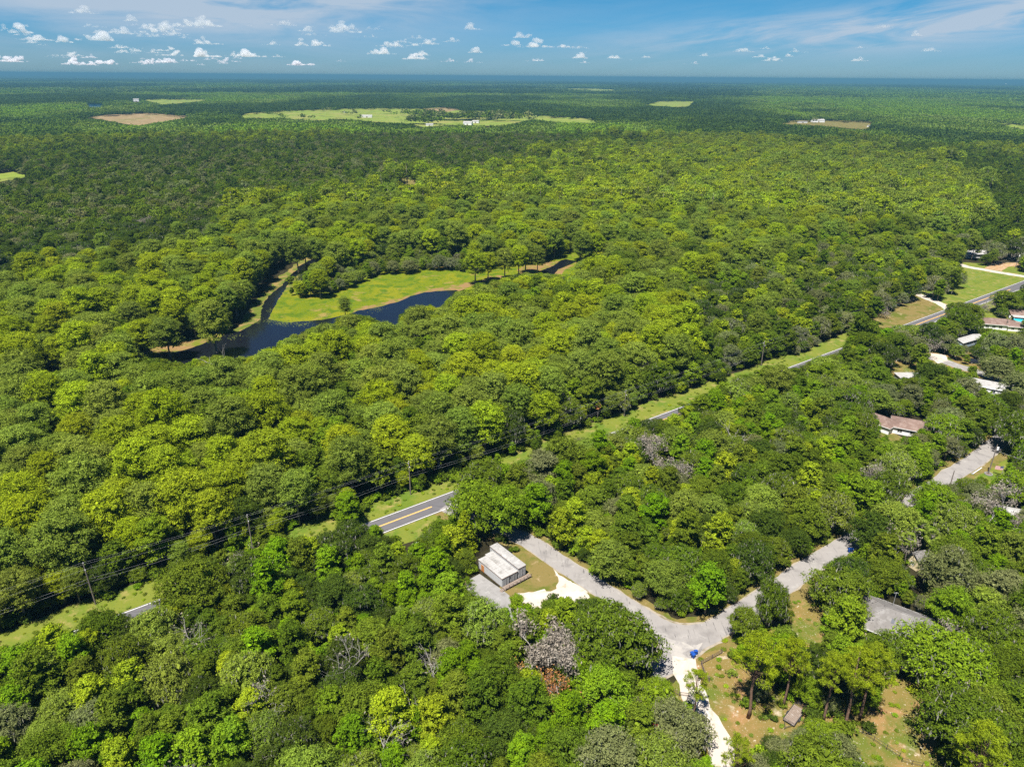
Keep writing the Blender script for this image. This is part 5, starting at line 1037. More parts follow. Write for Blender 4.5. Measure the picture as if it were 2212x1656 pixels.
# vehicles
def car(label, loc, az, paint, suv=True, L=4.7, W=1.85, H=1.7, name='parked_car'):
    t = thing(name, label, 'car', (loc[0], loc[1], .055), az, None); hl = L / 2
    prof = [(-hl, .45), (-hl + .05, .95), (-hl + .12, 1.02), (-hl + .35, H) if suv else (-hl + .9, 1.05), (hl - 2.1, H) if suv else (hl - 2.3, H), (hl - 1.25, 1.08), (hl - .15, .92), (hl, .7), (hl, .4), (hl - .7, .32), (-hl + .5, .32)]
    if not suv: prof[3:5] = [(-hl + .75, 1.06), (-hl + 1.35, H - .02), (hl - 2.2, H)]
    b = MB(); n = len(prof); v = []
    for s in (-1, 1): v += [(x, s * (W / 2 - (.16 if z > 1.2 else 0)), z) for x, z in prof]
    b.add(v, [tuple(range(n))[::-1], tuple(range(n, 2 * n))] + [(i, (i + 1) % n, n + (i + 1) % n, n + i) for i in range(n)]); b.build('body', paint, t)
    g = MB()
    for s in (-1, 1): g.box(-hl + .55, s * (W / 2 - .16) - .012, 1.12, hl - 2.0, s * (W / 2 - .16) + .012, H - .12)
    g.build('side_window', M_GLASS, t); g = MB(); g.add([(hl - 1.32, -W / 2 + .22, 1.14), (hl - 1.32, W / 2 - .22, 1.14), (hl - 2.02, W / 2 - .28, H - .06), (hl - 2.02, -W / 2 + .28, H - .06), (hl - 1.36, -W / 2 + .22, 1.10), (hl - 1.36, W / 2 - .22, 1.10), (hl - 2.06, W / 2 - .28, H - .1), (hl - 2.06, -W / 2 + .28, H - .1)], [(0, 1, 2, 3), (7, 6, 5, 4), (0, 4, 5, 1), (2, 6, 7, 3)])
    for q in range(0, len(g.v)): g.v[q] = (g.v[q][0] + .05, g.v[q][1], g.v[q][2] + .02)
    g.build('windscreen', M_GLASS, t)
    for s in (-1, 1):
        for x in (hl - .95, -hl + .9):
            w = MB(); w.tube([(x, s * (W / 2 - .22), .33), (x, s * (W / 2 + .01), .33)], .33, 14); wv = w.build('wheel', M_BLACK, t); q = MB(); q.tube([(x, s * (W / 2), .33), (x, s * (W / 2 + .02), .33)], .19, 10); q.build('rim', M_GALV, wv)
        h = MB(); h.box(hl - .06, s * (W / 2 - .3) - .18, .68, hl + .01, s * (W / 2 - .3) + .18, .84); h.build('headlight', M_LAMPW, t); h = MB(); h.box(-hl - .01, s * (W / 2 - .2) - .12, .75, -hl + .05, s * (W / 2 - .2) + .12, .95); h.build('tail_light', M_CARR, t)
    NO_ROOT.append((loc[0], loc[1], 2.4)); return t
q = G(*ZH(935, 148)); car('dark estate car parked off the street under oaks', (q.x, q.y), R(-8), M_CARD)
sR = (G(1741, 783) - R0).dot(RD); q = RP(sR, -1.7); car('dark blue car driving on the main road between the trees', (q.x, q.y), math.atan2(RD.y, RD.x), M_CARB, False, 4.6, 1.8, 1.42, 'moving_car')
q = G(*ZD(20, 640)); car('dark red vehicle glimpsed under the oaks near the sand track', (q.x, q.y), R(60), M_CARR, True)
q = G(*ZU(2190, 330)); car('dark vehicle parked in the shade by the metal porch', (q.x, q.y), R(10), M_CARD)
# ------------------------------------------------------------------ single trees placed by hand
HERO = []                                      # (kind, parts [(name, mesh)], x, y, rz, s, zs, tint, label, category, group)
def tint_of(tone, j=.17):
    c = np.array(TONE[tone]); return c * (1 + RTW.uniform(-j, j)) * (1 + RTW.uniform(-j * .35, j * .35, 3))
def hero(name, d, label, u, v, at_z, s=1.0, zs=None, tone=None, rz=None, leafm=M_LEAF, barkm=M_BARK, mossm=M_MOSS, cat='tree', group=None, block=True, crown='crown'):
    """the point of the tree at height at_z shows at photo pixel (u, v)"""
    zs = zs or s; g = G(u, v, at_z * zs)
    t = thing(name, label, cat, (g.x, g.y, 0), RTW.uniform(0, 6.28) if rz is None else rz, group); t.scale = (s, s, zs)
    if d['b'].v: link('trunk', quads_mesh('hero_trunk', [(d['b'], barkm)]), t)
    if len(d['Q']):
        o = link(crown, quads_mesh('hero_crown', [(d['Q'], leafm)]), t); o['tint'] = [float(q) for q in tint_of(tone or 'mid green', .04)]
    if d['moss'] is not None: link('moss', quads_mesh('hero_moss', [(d['moss'], mossm)]), t)['kind'] = 'stuff'
    if block: put_hash(g.x, g.y, d['r'] * s * .62)
    LANDMARK_TREES.append((t, g.x, g.y)); return t
LANDMARK_TREES = []
hero('broadleaf_tree', t_oak(5101, moss=0), 'tallest bright green tree standing against the open stretch of road', 1027, 1058, 9.5, 1.12, 1.45, 'fresh green')
hero('broadleaf_tree', t_oak(5102, moss=0), 'large bright green tree directly behind the storage containers', 1093, 1092, 8.5, .95, 1.25, 'fresh green')
hero('conifer_tree', t_cone(5103), 'feathery yellow-brown conifer between the road and the storage containers', 1003, 1150, 6.5, 1.0, 1.0, 'golden-green')
hero('oak_tree', t_oak(5104, moss=70), 'huge dark oak at the inner corner of the road junction', 1322, 1368, 8, 1.42, 1.3, 'deep green')
hero('oak_tree', t_oak(5105, moss=70), 'tall narrow mossy oak beside the road past the junction', 1668, 1290, 8, .62, 1.15, 'deep green')
hero('oak_tree', t_oak(5106, moss=40), 'low bushy oak at the junction next to the brown pole', 1608, 1362, 5, .62, .75, 'mid green')
hero('oak_tree', t_oak(5107, moss=60), 'broad dark oak hiding the near wall of the grey roofed house', 1935, 1408, 7, .85, .8, 'deep green')
hero('oak_tree', t_oak(5108, moss=70), 'wide flat topped oak spreading over the shaded lawn edge', 2050, 1395, 9, 1.45, 1.15, 'fresh green')
hero('oak_tree', t_oak(5109, moss=50), 'round dark oak left of the grey roofed house', 1820, 1265, 8, 1.1, 1.05, 'mid green')
hero('oak_tree', t_oak(5110, moss=20), 'round green oak on the yard side of the far road', 2172, 652, 7, 1.15, 1.0, 'mid green')
hero('oak_tree', t_oak(5111, moss=20), 'large oak standing over the road by the sand driveway', 2085, 675, 9, 1.2, 1.25, 'deep green')
hero('oak_tree', t_oak(5112, moss=70), 'oak covering the foot of the trailer lawn', 1765, 1650, 7, 1.0, .9, 'mid green')
hero('oak_tree', t_oak(5113, moss=70), 'mossy oak at the left edge of the sand track', 1468, 1560, 8, .95, .95, 'grey-green')
hero('oak_tree', t_oak(5114, moss=60), 'pale mossy oak below the hollow of bare earth', 1420, 1640, 8, .95, .95, 'soft olive-green')
hero('oak_tree', t_oak(5115, moss=70), 'dark oak casting shade at the right of the burnt patch', 2085, 1560, 8, 1.2, 1.1, 'deep green')
hero('cypress_tree', t_cypress(5116), 'small lone cypress rising from the pool edge', 745, 668, 9, .55, .55, 'soft olive-green')
PK = dict(leafm=M_NEEDLE, barkm=M_PBARK, cat='pine')
hero('pine_tree', t_pine(5201), 'tall pine with a bare trunk standing on the trailer lawn', 1616, 1549, 0, 1.05, 1.0, 'golden-green', **PK)
hero('pine_tree', t_pine(5202), 'leaning pine nearest the yard fence', 1823, 1572, 0, .95, .9, 'golden-green', **PK)
hero('pine_tree', t_pine(5203), 'pine just behind the trailer ramp', 1778, 1558, 0, .85, .8, 'bright yellow-green', **PK)
hero('pine_tree', t_pine(5204), 'slim pine on the edge of the white sand track', 1497, 1550, 0, .60, .55, 'golden-green', **PK)
hero('pine_tree', t_pine(5205), 'pine crown behind the leaning pine', 1888, 1440, 16, .85, .85, 'bright yellow-green', **PK)
hero('pine_tree', t_pine(5206), 'yellowish pine at the bottom of the lawn', 1590, 1640, 14, .6, .7, 'bright yellow-green', **PK)
hero('pine_tree', t_pine(5207), 'yellow-green pine over the end of the yard fence', 2125, 1625, 15, 1.0, .85, 'bright yellow-green', **PK)
hero('pine_tree', t_pine(5208), 'young open pine standing on the concrete slab edge', 1010, 1298, 7, .52, .42, 'fresh green', **PK)
hero('pine_tree', t_pine(5209), 'pine mixed with the oaks above the lawn', 1715, 1420, 16, .8, .8, 'golden-green', **PK)
hero('broadleaf_tree', t_broad(5301), 'thin young tree in front of the white sand patch', 1118, 1300, 10, .55, .5, 'fresh green')
hero('broadleaf_tree', t_broad(5302), 'small twin topped tree before the white sand patch', 1190, 1305, 10, .6, .5, 'deep green')
hero('broadleaf_tree', t_broad(5303), 'small roadside tree left of the open stretch of road', 752, 1098, 8, .85, .7, 'vivid green')
DK = dict(barkm=M_GREYB, cat='dead tree', group='bare dead trees', block=False)
SNAGS = [('bare white snag with two forked limbs by the river', 456, 768, 20, False, 22, .6), ('bleached snag leaning over the near river bank', 245, 775, 17, False, 20, .7), ('bare pale snag at the river in the far west', 12, 795, 16, False, 19, .8),
         ('bare snag leaning out of the yellowish tree in the oak woods', 1594, 925, 13, False, 15, .5), ('bare dead trunk at the shaded forest edge above the road', 1203, 922, 0, False, 13, .22), ('bare whitish tree in the thicket left of the containers', 752, 1375, 12, True, 13.5, 1),
         ('white lichen covered bare tree near the lower road', 523, 1200, 9, True, 11, 1), ('thin bare tree beside the lichen tree near the lower road', 596, 1208, 9, True, 11, .9), ('grey snag in the middle of the western thicket', 560, 1462, 11, True, 13, .9),
         ('small bare tree west of the thicket snag', 413, 1335, 10, True, 12, 1), ('bare pale tree at the bottom of the thicket', 420, 1600, 10, True, 12, 1.1), ('bare branches poking out below the slab', 938, 1425, 10, True, 12, 1.1), ('short forked snag in the thicket', 868, 1462, 9, False, 11, 1),
         ('bare pale tree next to the thicket edge by the lichen oak', 800, 1595, 10, True, 12, 1), ('bare branches above the oaks at the lawn side', 2120, 1512, 10, True, 12, 1.2), ('bare grey tree in the hammock above the road', 1405, 790, 12, True, 14, 1), ('bleached fallen branches in the oak forest', 1695, 795, 9, True, 10, 1.2)]
for i, (lab, u, v, z, tw, h, spr) in enumerate(SNAGS): hero('dead_tree', t_dead(6000 + i, tw, h, spr, 90 if tw else 0), lab, u, v, z, 1, 1, mossm=M_LICH, **DK)
LK = dict(barkm=M_GREYB, mossm=M_LICH, cat='dead tree', group='dying trees grey with lichen', block=True)
LICHEN = [('big dying oak grey with moss, between the thicket and the dark junction oak', 1165, 1405, 10, 15, 4200, 1.25), ('grey mossy tree top beside the dark junction oak', 1250, 1362, 9.5, 13, 1500, 1.0), ('pale grey dead tree in the oak woods south of the road', 1425, 970, 10, 13, 1600, 1.2), ('grey dead tree just east of the pale one in the oak woods', 1470, 1000, 9, 12, 900, 1.0),
          ('whitish grey dead oak crown in the far dark woods', 312, 478, 11, 14, 1500, 1.5), ('second small grey crown in the far dark woods', 420, 485, 10, 12, 500, .9), ('pale lichen covered tree below the flag lawn', 2178, 1065, 11, 14, 1400, 1.1), ('grey mossy tree by the road bend in the woods', 1882, 1000, 9, 12, 700, 1.0),
          ('grey mossy crown beside the pole on the far road', 2015, 740, 8, 10, 900, 1.1), ('grey mossy crown by the oak over the road', 2130, 655, 8, 10, 600, 1.0), ('pale grey tree above the white trailer home', 2160, 1110, 9, 12, 900, 1.0), ('mossy grey tree top near the cream shed', 1950, 1165, 8, 11, 600, .9), ('grey mossy crown east of the grey roofed house', 2085, 1345, 9, 11, 500, .9), ('dull grey shrubby tree under the clearing pole', 1898, 672, 3, 6, 500, 1.6)]
for i, (lab, u, v, z, h, n, s) in enumerate(LICHEN):
    hero('dead_tree', t_dead(6200 + i, True, h, 1.25, n), lab, u, v, z, s, 1, **LK)
for i, (lab, u, v, h, n) in enumerate((('rust brown dying treetop below and right of the big grey dying oak', 1213, 1478, 10, 900), ('orange tinged dying treetop under the big grey dying oak', 1160, 1490, 9, 420), ('brown withered treetop left of the big grey dying oak', 1092, 1432, 10, 380))):
    hero('dead_tree', t_dead(6310 + i, True, h, 1.1, n), lab, u, v, h * .72, .85 if i else 1, .9, barkm=M_GREYB, mossm=M_RUST, cat='dead tree', group='dying trees with brown leaves')
hero('oak_tree', t_oak(6320, moss=20, spread=.7), 'yellowing oak between the rust brown treetops', 1140, 1500, 4.5, .8, .8, 'golden-green')
for i, (lab, u, v) in enumerate((('cabbage palm with a drooping golden crown by the far road', 1982, 720), ('cabbage palm in the yard of the brown roofed white house', 2118, 674), ('cabbage palm among the mossy oaks near the cream shed', 1992, 1140), ('second cabbage palm just west of the cream shed', 1968, 1170), ('cabbage palm tucked behind the cream shed', 2015, 1160))):
    hero('palm_tree', t_palm(6400 + i), lab, u, v, 8, 1, 1, 'soft olive-green', leafm=M_NEEDLE, cat='palm', group='cabbage palms')
hero('palm_tree', t_palm(6410), 'dead brown palm head hanging at the forest edge above the road', 1292, 886, 6, .5, .8, 'golden-green', leafm=M_RUST, cat='palm', group='cabbage palms')
for i, (lab, u, v, s, tn) in enumerate((('low round bush on the marsh edge by the channel', 655, 632, 1.6, 'vivid green'), ('round shrub on the spit beside the channel', 628, 605, 1.7, 'mid green'), ('small green tuft on the sandy lawn by the rail fence', 1552, 1442, .35, 'fresh green'), ('dark little bush on the sunny lawn', 1963, 1560, .4, 'dark green'), ('pale green sapling on the pine lawn', 1580, 1458, .6, 'soft olive-green'), ('small bush on the tan clearing by the road', 2050, 664, .9, 'deep green'))):
    hero('shrub', t_shrub(6500 + i), lab, u, v, 1.2 if s > 1 else .3, s, s, tn, cat='bush')

# ------------------------------------------------------------------ the woods
# the row of trees along the house side of the road hides most of it
S = np.array([tuple(RP(s, o)[:2]) for s in np.arange(-110, 330, 2.1) for o in (-5.6, -7.2, -9, -11)]) + RTW.normal(size=(210 * 4, 2)) * .5
grow_woods(S, .44, 1.35, 4, 0); grow_woods(S + RTW.normal(size=S.shape) * .6, .44, 1.1, 4, 0); grow_woods(S + RTW.normal(size=S.shape) * .8, .42, .8, 4, 0)
S2 = np.array([tuple(p + Vector((-(q - p).normalized().y, (q - p).normalized().x, 0)) * o)[:2] for p, q in zip(SIDE[44:-1], SIDE[45:]) for o in (-4.3, -5.4, -7)]); S2 = S2 + RTW.normal(size=S2.shape) * .4
grow_woods(S2, .45, 1.15, 5); grow_woods(S2 + RTW.normal(size=S2.shape) * .8, .42, .8, 5)
grow_woods(wedge(62, 200, 3.4), .60); grow_woods(wedge(200, 620, 3.4), .60)
grow_woods(wedge(62, 200, 3.2), .52, .62, tol=0); grow_woods(wedge(200, 620, 3.2), .52, .62, tol=0)
grow_woods(wedge(70, 200, 3.0), .50, .40, tol=0); grow_woods(wedge(200, 420, 3.0), .50, .40, tol=0)
GRADE = {}
def cam_d(t): return math.hypot(math.hypot(t[2], t[3]), CAM_H)
single, mass = [], {}
for sp in GEN:
    L = [t for t in TREES if t[0] == sp]
    inv = []
    for t in L:
        h, r, zc, rz = SIZE[sp, t[1]]; u, v = proj([t[2], t[3], zc * t[5]])
        vis = -30 < u < PW + 30 and -30 < v < PH + 60
        inv.append((-(r * t[4]) / cam_d(t) if vis else 0, t, (float(u), float(v))))
    inv.sort(key=lambda q: q[0]); k = 290 - sum(1 for o, _, _ in LANDMARK_TREES if o.name.startswith(NAMES[sp]))
    single += [(t, uv) for q, t, uv in inv[:k]]; mass[sp] = [t for q, t, uv in inv[k:]]
def add_tree(t, label, group):
    sp, var, x, y, s, zs, rot, tone, z = t; tr, cr, mo = PART[sp, var]
    o = thing(NAMES[sp], label, 'tree', (x, y, 0), rot, group); o.scale = (s, s, zs)
    link('trunk', tr, o); c = link('crown', cr, o); c['tint'] = [float(q) for q in tint_of(tone)]
    if mo and hash((round(x), round(y))) % 3: link('moss', mo, o)['kind'] = 'stuff'
    return o
# labels: which landmark a tree is next to in the picture, on which side, and how many crowns away
MARKS = [('the storage containers', 1085, 1215), ('the road junction', 1470, 1375), ('the blue bins at the junction', 1499, 1412), ('the open stretch of road', 880, 1110), ('the pole on the open road', 886, 1030), ('the pale pole on the lower road', 195, 1255), ('the shaded forest edge pole', 357, 1180),
         ('the pole at the bend of the verge', 1350, 870), ('the pole before the hammock', 1648, 765), ('the river fork', 560, 705), ('the white forked snag', 458, 785), ('the bleached bank snag', 245, 775), ('the bright marsh', 830, 625), ('the small dark inlet', 1200, 578), ('the blue pool bend', 880, 660),
         ('the grey roofed house', 1930, 1335), ('the cream shed', 1983, 1210), ('the twin brown roofs', 1930, 905), ('the flag lawn', 2140, 1015), ('the long white building', 2150, 830), ('the white carport', 1965, 808), ('the trailer', 1715, 1525), ('the tall lawn pine', 1625, 1450), ('the sand track', 1530, 1560),
         ('the big grey dying oak', 1165, 1400), ('the dark junction oak', 1322, 1368), ('the thicket snag', 560, 1462), ('the bare whitish tree', 752, 1375), ('the white lichen tree', 523, 1200), ('the concrete slab', 1045, 1280), ('the side road bins', 1836, 1190), ('the shady road bend', 1975, 1080),
         ('the bare earth hollow', 1275, 1530), ('the pale dead tree', 1425, 970), ('the tan clearing pole', 1888, 680), ('the sunny lawn', 2020, 1540), ('the bottom of the yard fence', 1945, 1630), ('the bare pale bottom tree', 420, 1600), ('the snag by the yellowish tree', 1594, 940), ('the leaning transformer pole', 2135, 985), ('the golden palm', 1982, 725), ('the narrow channel', 620, 610), ('the lower road glimpse', 310, 1302)]
SIDES = ['left of', 'above', 'right of', 'below']
ORD = ['nearest', 'second', 'third', 'fourth', 'fifth', 'sixth', 'seventh', 'eighth', 'ninth', 'tenth', 'eleventh', 'twelfth', 'thirteenth', 'fourteenth', 'fifteenth', 'sixteenth']
KIND = {'cypress': 'cypress', 'oak': 'oak', 'broad': 'broadleaf tree'}
KINDS = {'cypress': 'cypress trees', 'oak': 'oaks', 'broad': 'broadleaf trees'}
slots = {}
for i, (t, (u, v)) in enumerate(single):
    if not (0 <= u <= PW and 0 <= v <= PH): continue
    for d, (nm, mu, mv) in sorted((math.hypot(u - mu, (v - mv) * 1.1), m) for m in MARKS for mu, mv in [m[1:]])[:16]:
        a = math.atan2(v - mv, u - mu); sd = 2 if abs(a) < math.pi / 4 else (0 if abs(a) > 3 * math.pi / 4 else (3 if a > 0 else 1)); slots.setdefault((t[0], nm, sd), []).append((d, i))
LAB = {}
for key, L in slots.items(): L.sort()
cand = sorted((r, d, i, key) for key, L in slots.items() for r, (d, i) in enumerate(L) if r < len(ORD))
for r, d, i, (sp, nm, sd) in cand:
    if i in LAB: continue
    tone = single[i][0][7]; LAB[i] = f"{tone} {KIND[sp]}, {ORD[r]} {KIND[sp].split()[0]} {SIDES[sd]} {nm}"
ZN = {0: 'far woods', 1: 'dark woods beyond the river', 2: 'cypress swamp forest', 3: 'hammock north of the road', 4: 'thicket south of the road', 5: 'oak woods around the houses', 6: 'shrubby marsh edge', 7: 'shaded forest edge along the road'}
for i, (t, uv) in enumerate(single):
    h = SIZE[t[0], t[1]][0] * t[5]; size = 'tall' if h > 15 else ('small' if h < 8.5 else 'middling')
    lab = LAB.get(i)
    grp = f"{KINDS[t[0]]} of the {ZN[t[8]]}"
    add_tree(t, lab or f"{size} {t[7]} {KIND[t[0]]} in the {ZN[t[8]]}", grp)

# ---- masses: one object each, trees set on points
def template_collection(name, items):
    c = bpy.data.collections.new(name)
    for i, me in enumerate(items): c.objects.link(bpy.data.objects.new(f'{name}_{i:02d}', me))
    return c
def mass_object(name, label, pts, scl, rot, idx, tint, coll, cat='woods'):
    me = bpy.data.meshes.new(name); n = len(pts); me.vertices.add(n); me.vertices.foreach_set('co', np.asarray(pts, np.float32).ravel())
    def attr(nm, ty, data, key='value'):
        a = me.attributes.new(nm, ty, 'POINT'); a.data.foreach_set(key, np.ascontiguousarray(data).ravel())
    attr('scl', 'FLOAT_VECTOR', np.asarray(scl, np.float32), 'vector'); attr('rotz', 'FLOAT_VECTOR', np.stack([np.zeros(n), np.zeros(n), rot], 1).astype(np.float32), 'vector'); attr('pick', 'INT', np.asarray(idx, np.int32))
    attr('tint', 'FLOAT_COLOR', np.concatenate([tint, np.ones((n, 1))], 1).astype(np.float32), 'color')
    o = link(name, me); ng = bpy.data.node_groups.new(name, 'GeometryNodeTree')
    ng.interface.new_socket('Geometry', in_out='INPUT', socket_type='NodeSocketGeometry'); ng.interface.new_socket('Geometry', in_out='OUTPUT', socket_type='NodeSocketGeometry')
    N = ng.nodes.new; gi, go = N('NodeGroupInput'), N('NodeGroupOutput'); ip = N('GeometryNodeInstanceOnPoints'); ci = N('GeometryNodeCollectionInfo'); ci.inputs['Collection'].default_value = coll
    ci.inputs['Separate Children'].default_value = True; ci.inputs['Reset Children'].default_value = True; ip.inputs['Pick Instance'].default_value = True
    def na(nm, ty): q = N('GeometryNodeInputNamedAttribute'); q.data_type = ty; q.inputs['Name'].default_value = nm; return [s for s in q.outputs if s.enabled and s.name == 'Attribute'][0]
    er = N('FunctionNodeEulerToRotation'); ng.links.new(na('rotz', 'FLOAT_VECTOR'), er.inputs[0])
    for a, b in ((gi.outputs[0], ip.inputs['Points']), (ci.outputs[0], ip.inputs['Instance']), (na('pick', 'INT'), ip.inputs['Instance Index']), (er.outputs[0], ip.inputs['Rotation']), (na('scl', 'FLOAT_VECTOR'), ip.inputs['Scale']), (ip.outputs[0], go.inputs[0])): ng.links.new(a, b)
    md = o.modifiers.new('scatter', 'NODES'); md.node_group = ng; return tag(o, label, cat, None, 'stuff')
JOINED = {sp: template_collection(f'{sp}_kinds', [quads_mesh(f'{sp}_tree', [(TPL[sp, i]['b'], M_BARK), (TPL[sp, i]['Q'], M_LEAF), (TPL[sp, i]['moss'], M_MOSS)]) for i in range(NV[sp])]) for sp in GEN}
MLAB = {'cypress': 'rest of the yellow-green cypress canopy around the river and road', 'oak': 'rest of the dark oak canopy behind the river and houses', 'broad': 'rest of the green broadleaf canopy between the oaks'}
MNAME = {'cypress': 'cypress_forest', 'oak': 'oak_forest', 'broad': 'broadleaf_forest'}
for sp, L in mass.items():
    if L: mass_object(MNAME[sp], MLAB[sp], [(t[2], t[3], 0) for t in L], [(t[4], t[4], t[5]) for t in L], np.array([t[6] for t in L]), [t[1] for t in L], np.array([tint_of(t[7]) for t in L]), JOINED[sp])
# woods from 600 m to 1.5 km: lighter trees
ALLK = list(GEN); LOD1 = []; L1SZ = []
for sp in ALLK:
    for i in range(5):
        d = GEN[sp](3000 + 10 * ALLK.index(sp) + i, 1); LOD1.append(quads_mesh('far_tree', [(d['b'], M_BARK), (d['Q'], M_LEAF)])); L1SZ.append((d['h'], d['r'], d['zc'], d['rz']))
def far_zone(x, y, zn):
    """stands of one kind, a few hundred metres wide"""
    n = mnoise.noise(Vector((x * .0035, y * .0022, 3.3))); m = mnoise.noise(Vector((x * .0012, y * .0008, 8.1))); return n, m
def pick_far(x, y, zn):
    n, m = far_zone(x, y, zn); q = RTW.random()
    if zn == 2: sp = 'cypress' if q < .78 else 'broad'
    elif zn == 1: sp = 'oak' if q < .66 else 'broad'
    else: sp = 'cypress' if n > .28 and q < .8 else ('oak' if q < .58 else 'broad')
    tones = {'cypress': ['soft olive-green', 'bright yellow-green', 'mid green'], 'oak': ['dark green', 'deep green', 'mid green', 'grey-green'], 'broad': ['deep green', 'mid green', 'fresh green', 'dark green']}[sp]
    if zn == 1: tones = ['dark green', 'dark green', 'deep green', 'grey-green', 'mid green']
    k = int((m * .9 + .5 + RTW.uniform(-.35, .35)) * len(tones)) % len(tones); return sp, tones[k]
P = wedge(620, 1500, 6.9, R(40)); d = np.hypot(P[:, 0], P[:, 1]); P = P[RTW.random(len(P)) < np.clip(1.15 - d / 3200, .6, 1)]
idx, scl, tints, keep = [], [], [], []
u, v = proj(np.concatenate([P, np.full((len(P), 1), 10.)], 1)); zn = zone_at(P, u, v)
for j, (x, y) in enumerate(P):
    sp, tone = pick_far(x, y, int(zn[j])); i = ALLK.index(sp) * 5 + int(RTW.integers(5)); s = RTW.uniform(.68, 1.3) * (.8 if sp == 'cypress' and zn[j] != 2 else .98); h, r, zc, rz = L1SZ[i]
    idx.append(i); scl.append((s, s, s * RTW.uniform(.9, 1.15))); tints.append(tint_of(tone, .2) * (1 - .22 * np.clip((math.hypot(x, y) - 700) / 700, 0, 1))); keep.append((r * s, zc * s, rz * s))  # distance dulling put into the leaf tint
keep = np.array(keep); ok = np.concatenate([clear(P[a:a + 4000, 0], P[a:a + 4000, 1], 0, keep[a:a + 4000, 0], keep[a:a + 4000, 1], keep[a:a + 4000, 2], 1) for a in range(0, len(P), 4000)])
idx, scl, tints = np.array(idx)[ok], np.array(scl)[ok], np.array(tints)[ok]; P = P[ok]
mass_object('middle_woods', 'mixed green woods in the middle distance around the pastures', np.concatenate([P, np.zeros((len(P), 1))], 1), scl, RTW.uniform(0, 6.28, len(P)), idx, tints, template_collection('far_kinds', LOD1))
n_mid = len(P)
# woods from 1.5 to 5 km: patches of small trees, split into single trees beside the pastures
def patch_mesh(seed, size, cell, leaf_n, rr, hh, leaf):
    rng = rng_(seed); n = int(size / cell); X, Y = np.meshgrid(np.arange(n), np.arange(n)); c = (np.stack([X.ravel(), Y.ravel()], 1) + rng.uniform(0, 1, (n * n, 2))) * cell - size / 2; k = len(c)
    H = rng.uniform(*hh, k); r = rr * rng.uniform(.75, 1.3, k); C = np.stack([c[:, 0], c[:, 1], H - r * .7], 1)
    Q = leaves(rng, C, r, r * .7, leaf_n, leaf, .8, low=-.15, shell=(.8, 1.05)); low = faces_at(rng, np.stack([c[:, 0], c[:, 1], H * .5], 1), np.tile([0, 0, 1.0], (k, 1)), rr * 1.5, .9)
    return quads_mesh('woods_patch', [(np.concatenate([Q, low]), M_LEAF)])
PT = [patch_mesh(4000 + i, 44, 8.8, 16, 4.6, (9, 15), 1.5) for i in range(6)]; ST = []
for i in range(4):
    d = t_oak(4100 + i, 2); ST.append(quads_mesh('far_single_tree', [(d['Q'], M_LEAF)]))
Pp = wedge(1500, 5000, 40, R(39)); pts, idx, scl, tints = [], [], [], []
SQ = np.array([(a, b, z) for a in (-22, 0, 22) for b in (-22, 0, 22) for z in (2, 13)], float)
def ftone(x, y):  # dark bands: cloud shadow and pine stands put into the leaf tone
    n = mnoise.noise(Vector((x * .0016, y * .0008, 5.5))) + .5 * mnoise.noise(Vector((x * .006, y * .003, 1.5))); q = n * 1.5 + RTW.uniform(-.12, .12)
    return 'dark green' if q < -.18 else ('deep green' if q < .05 else ('mid green' if q < .25 else ('soft olive-green' if q < .42 else 'fresh green')))
for x, y in Pp:
    uu, vv = proj(np.array([x, y, 0]) + SQ); near = look(mask, uu, vv).any()
    if not near:
        pts.append((x, y, 0)); idx.append(int(RTW.integers(6))); s = RTW.uniform(.95, 1.1); scl.append((s, s, RTW.uniform(.8, 1.25))); tints.append(tint_of(ftone(x, y), .12) * np.array([.80, .86, 1.0]))  # bluer, duller leaf tint: far haze partly put into colour
    else:
        for _ in range(16):
            a, b = x + RTW.uniform(-21, 21), y + RTW.uniform(-21, 21); s = RTW.uniform(.75, 1.1)
            if clear(np.array([a]), np.array([b]), 0, np.array([6 * s]), np.array([7.5 * s]), np.array([5 * s]), 4)[0]:
                pts.append((a, b, 0)); idx.append(6 + int(RTW.integers(4))); scl.append((s, s, s * 1.05)); tints.append(tint_of(ftone(a, b), .2) * np.array([.72, .80, 1.0]))  # blue haze of distance put into these single trees' tint too
# lone trees and clumps standing in the pastures
for u0, v0, n, sp_, big in [(*q, 1.0) if q[0] < 880 or q[0] > 1100 else (q[0], q[1] + 6, q[2] * 3, q[3] * 1.3, 1.45) for q in ((705, 241, 5, 14), (757, 249, 6, 16), (633, 243, 3, 9), (590, 250, 3, 10), (650, 258, 7, 22), (775, 260, 2, 6), (838, 246, 3, 9), (915, 247, 12, 24), (945, 252, 10, 22), (980, 253, 12, 22), (1010, 254, 10, 20), (1040, 252, 12, 24), (1075, 250, 9, 22), (930, 262, 4, 10), (1140, 246, 4, 12), (310, 246, 2, 14), (340, 246, 2, 10), (1755, 266, 2, 5), (895, 262, 6, 20), (1100, 256, 6, 20))]:
    c = G(u0, v0)
    for _ in range(n): pts.append((c.x + RTW.normal() * sp_, c.y + RTW.normal() * sp_ * .8, 0)); idx.append(6 + int(RTW.integers(4))); s = RTW.uniform(.85, 1.3) * big; scl.append((s, s, s)); tints.append(tint_of(RTW.choice(['dark green', 'deep green', 'grey-green']), .12))
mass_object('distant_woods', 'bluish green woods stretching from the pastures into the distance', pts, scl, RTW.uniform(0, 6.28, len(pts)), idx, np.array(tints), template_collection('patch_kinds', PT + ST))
n_far = len(pts)
FT = [patch_mesh(4200 + i, 190, 15.8, 9, 9.5, (9, 17), 3.6) for i in range(4)]
Pq = wedge(5000, 17000, 178, R(38)); uu, vv = proj(np.concatenate([Pq, np.full((len(Pq), 1), 8.)], 1)); Pq = Pq[look(mask, uu, vv) == 0]
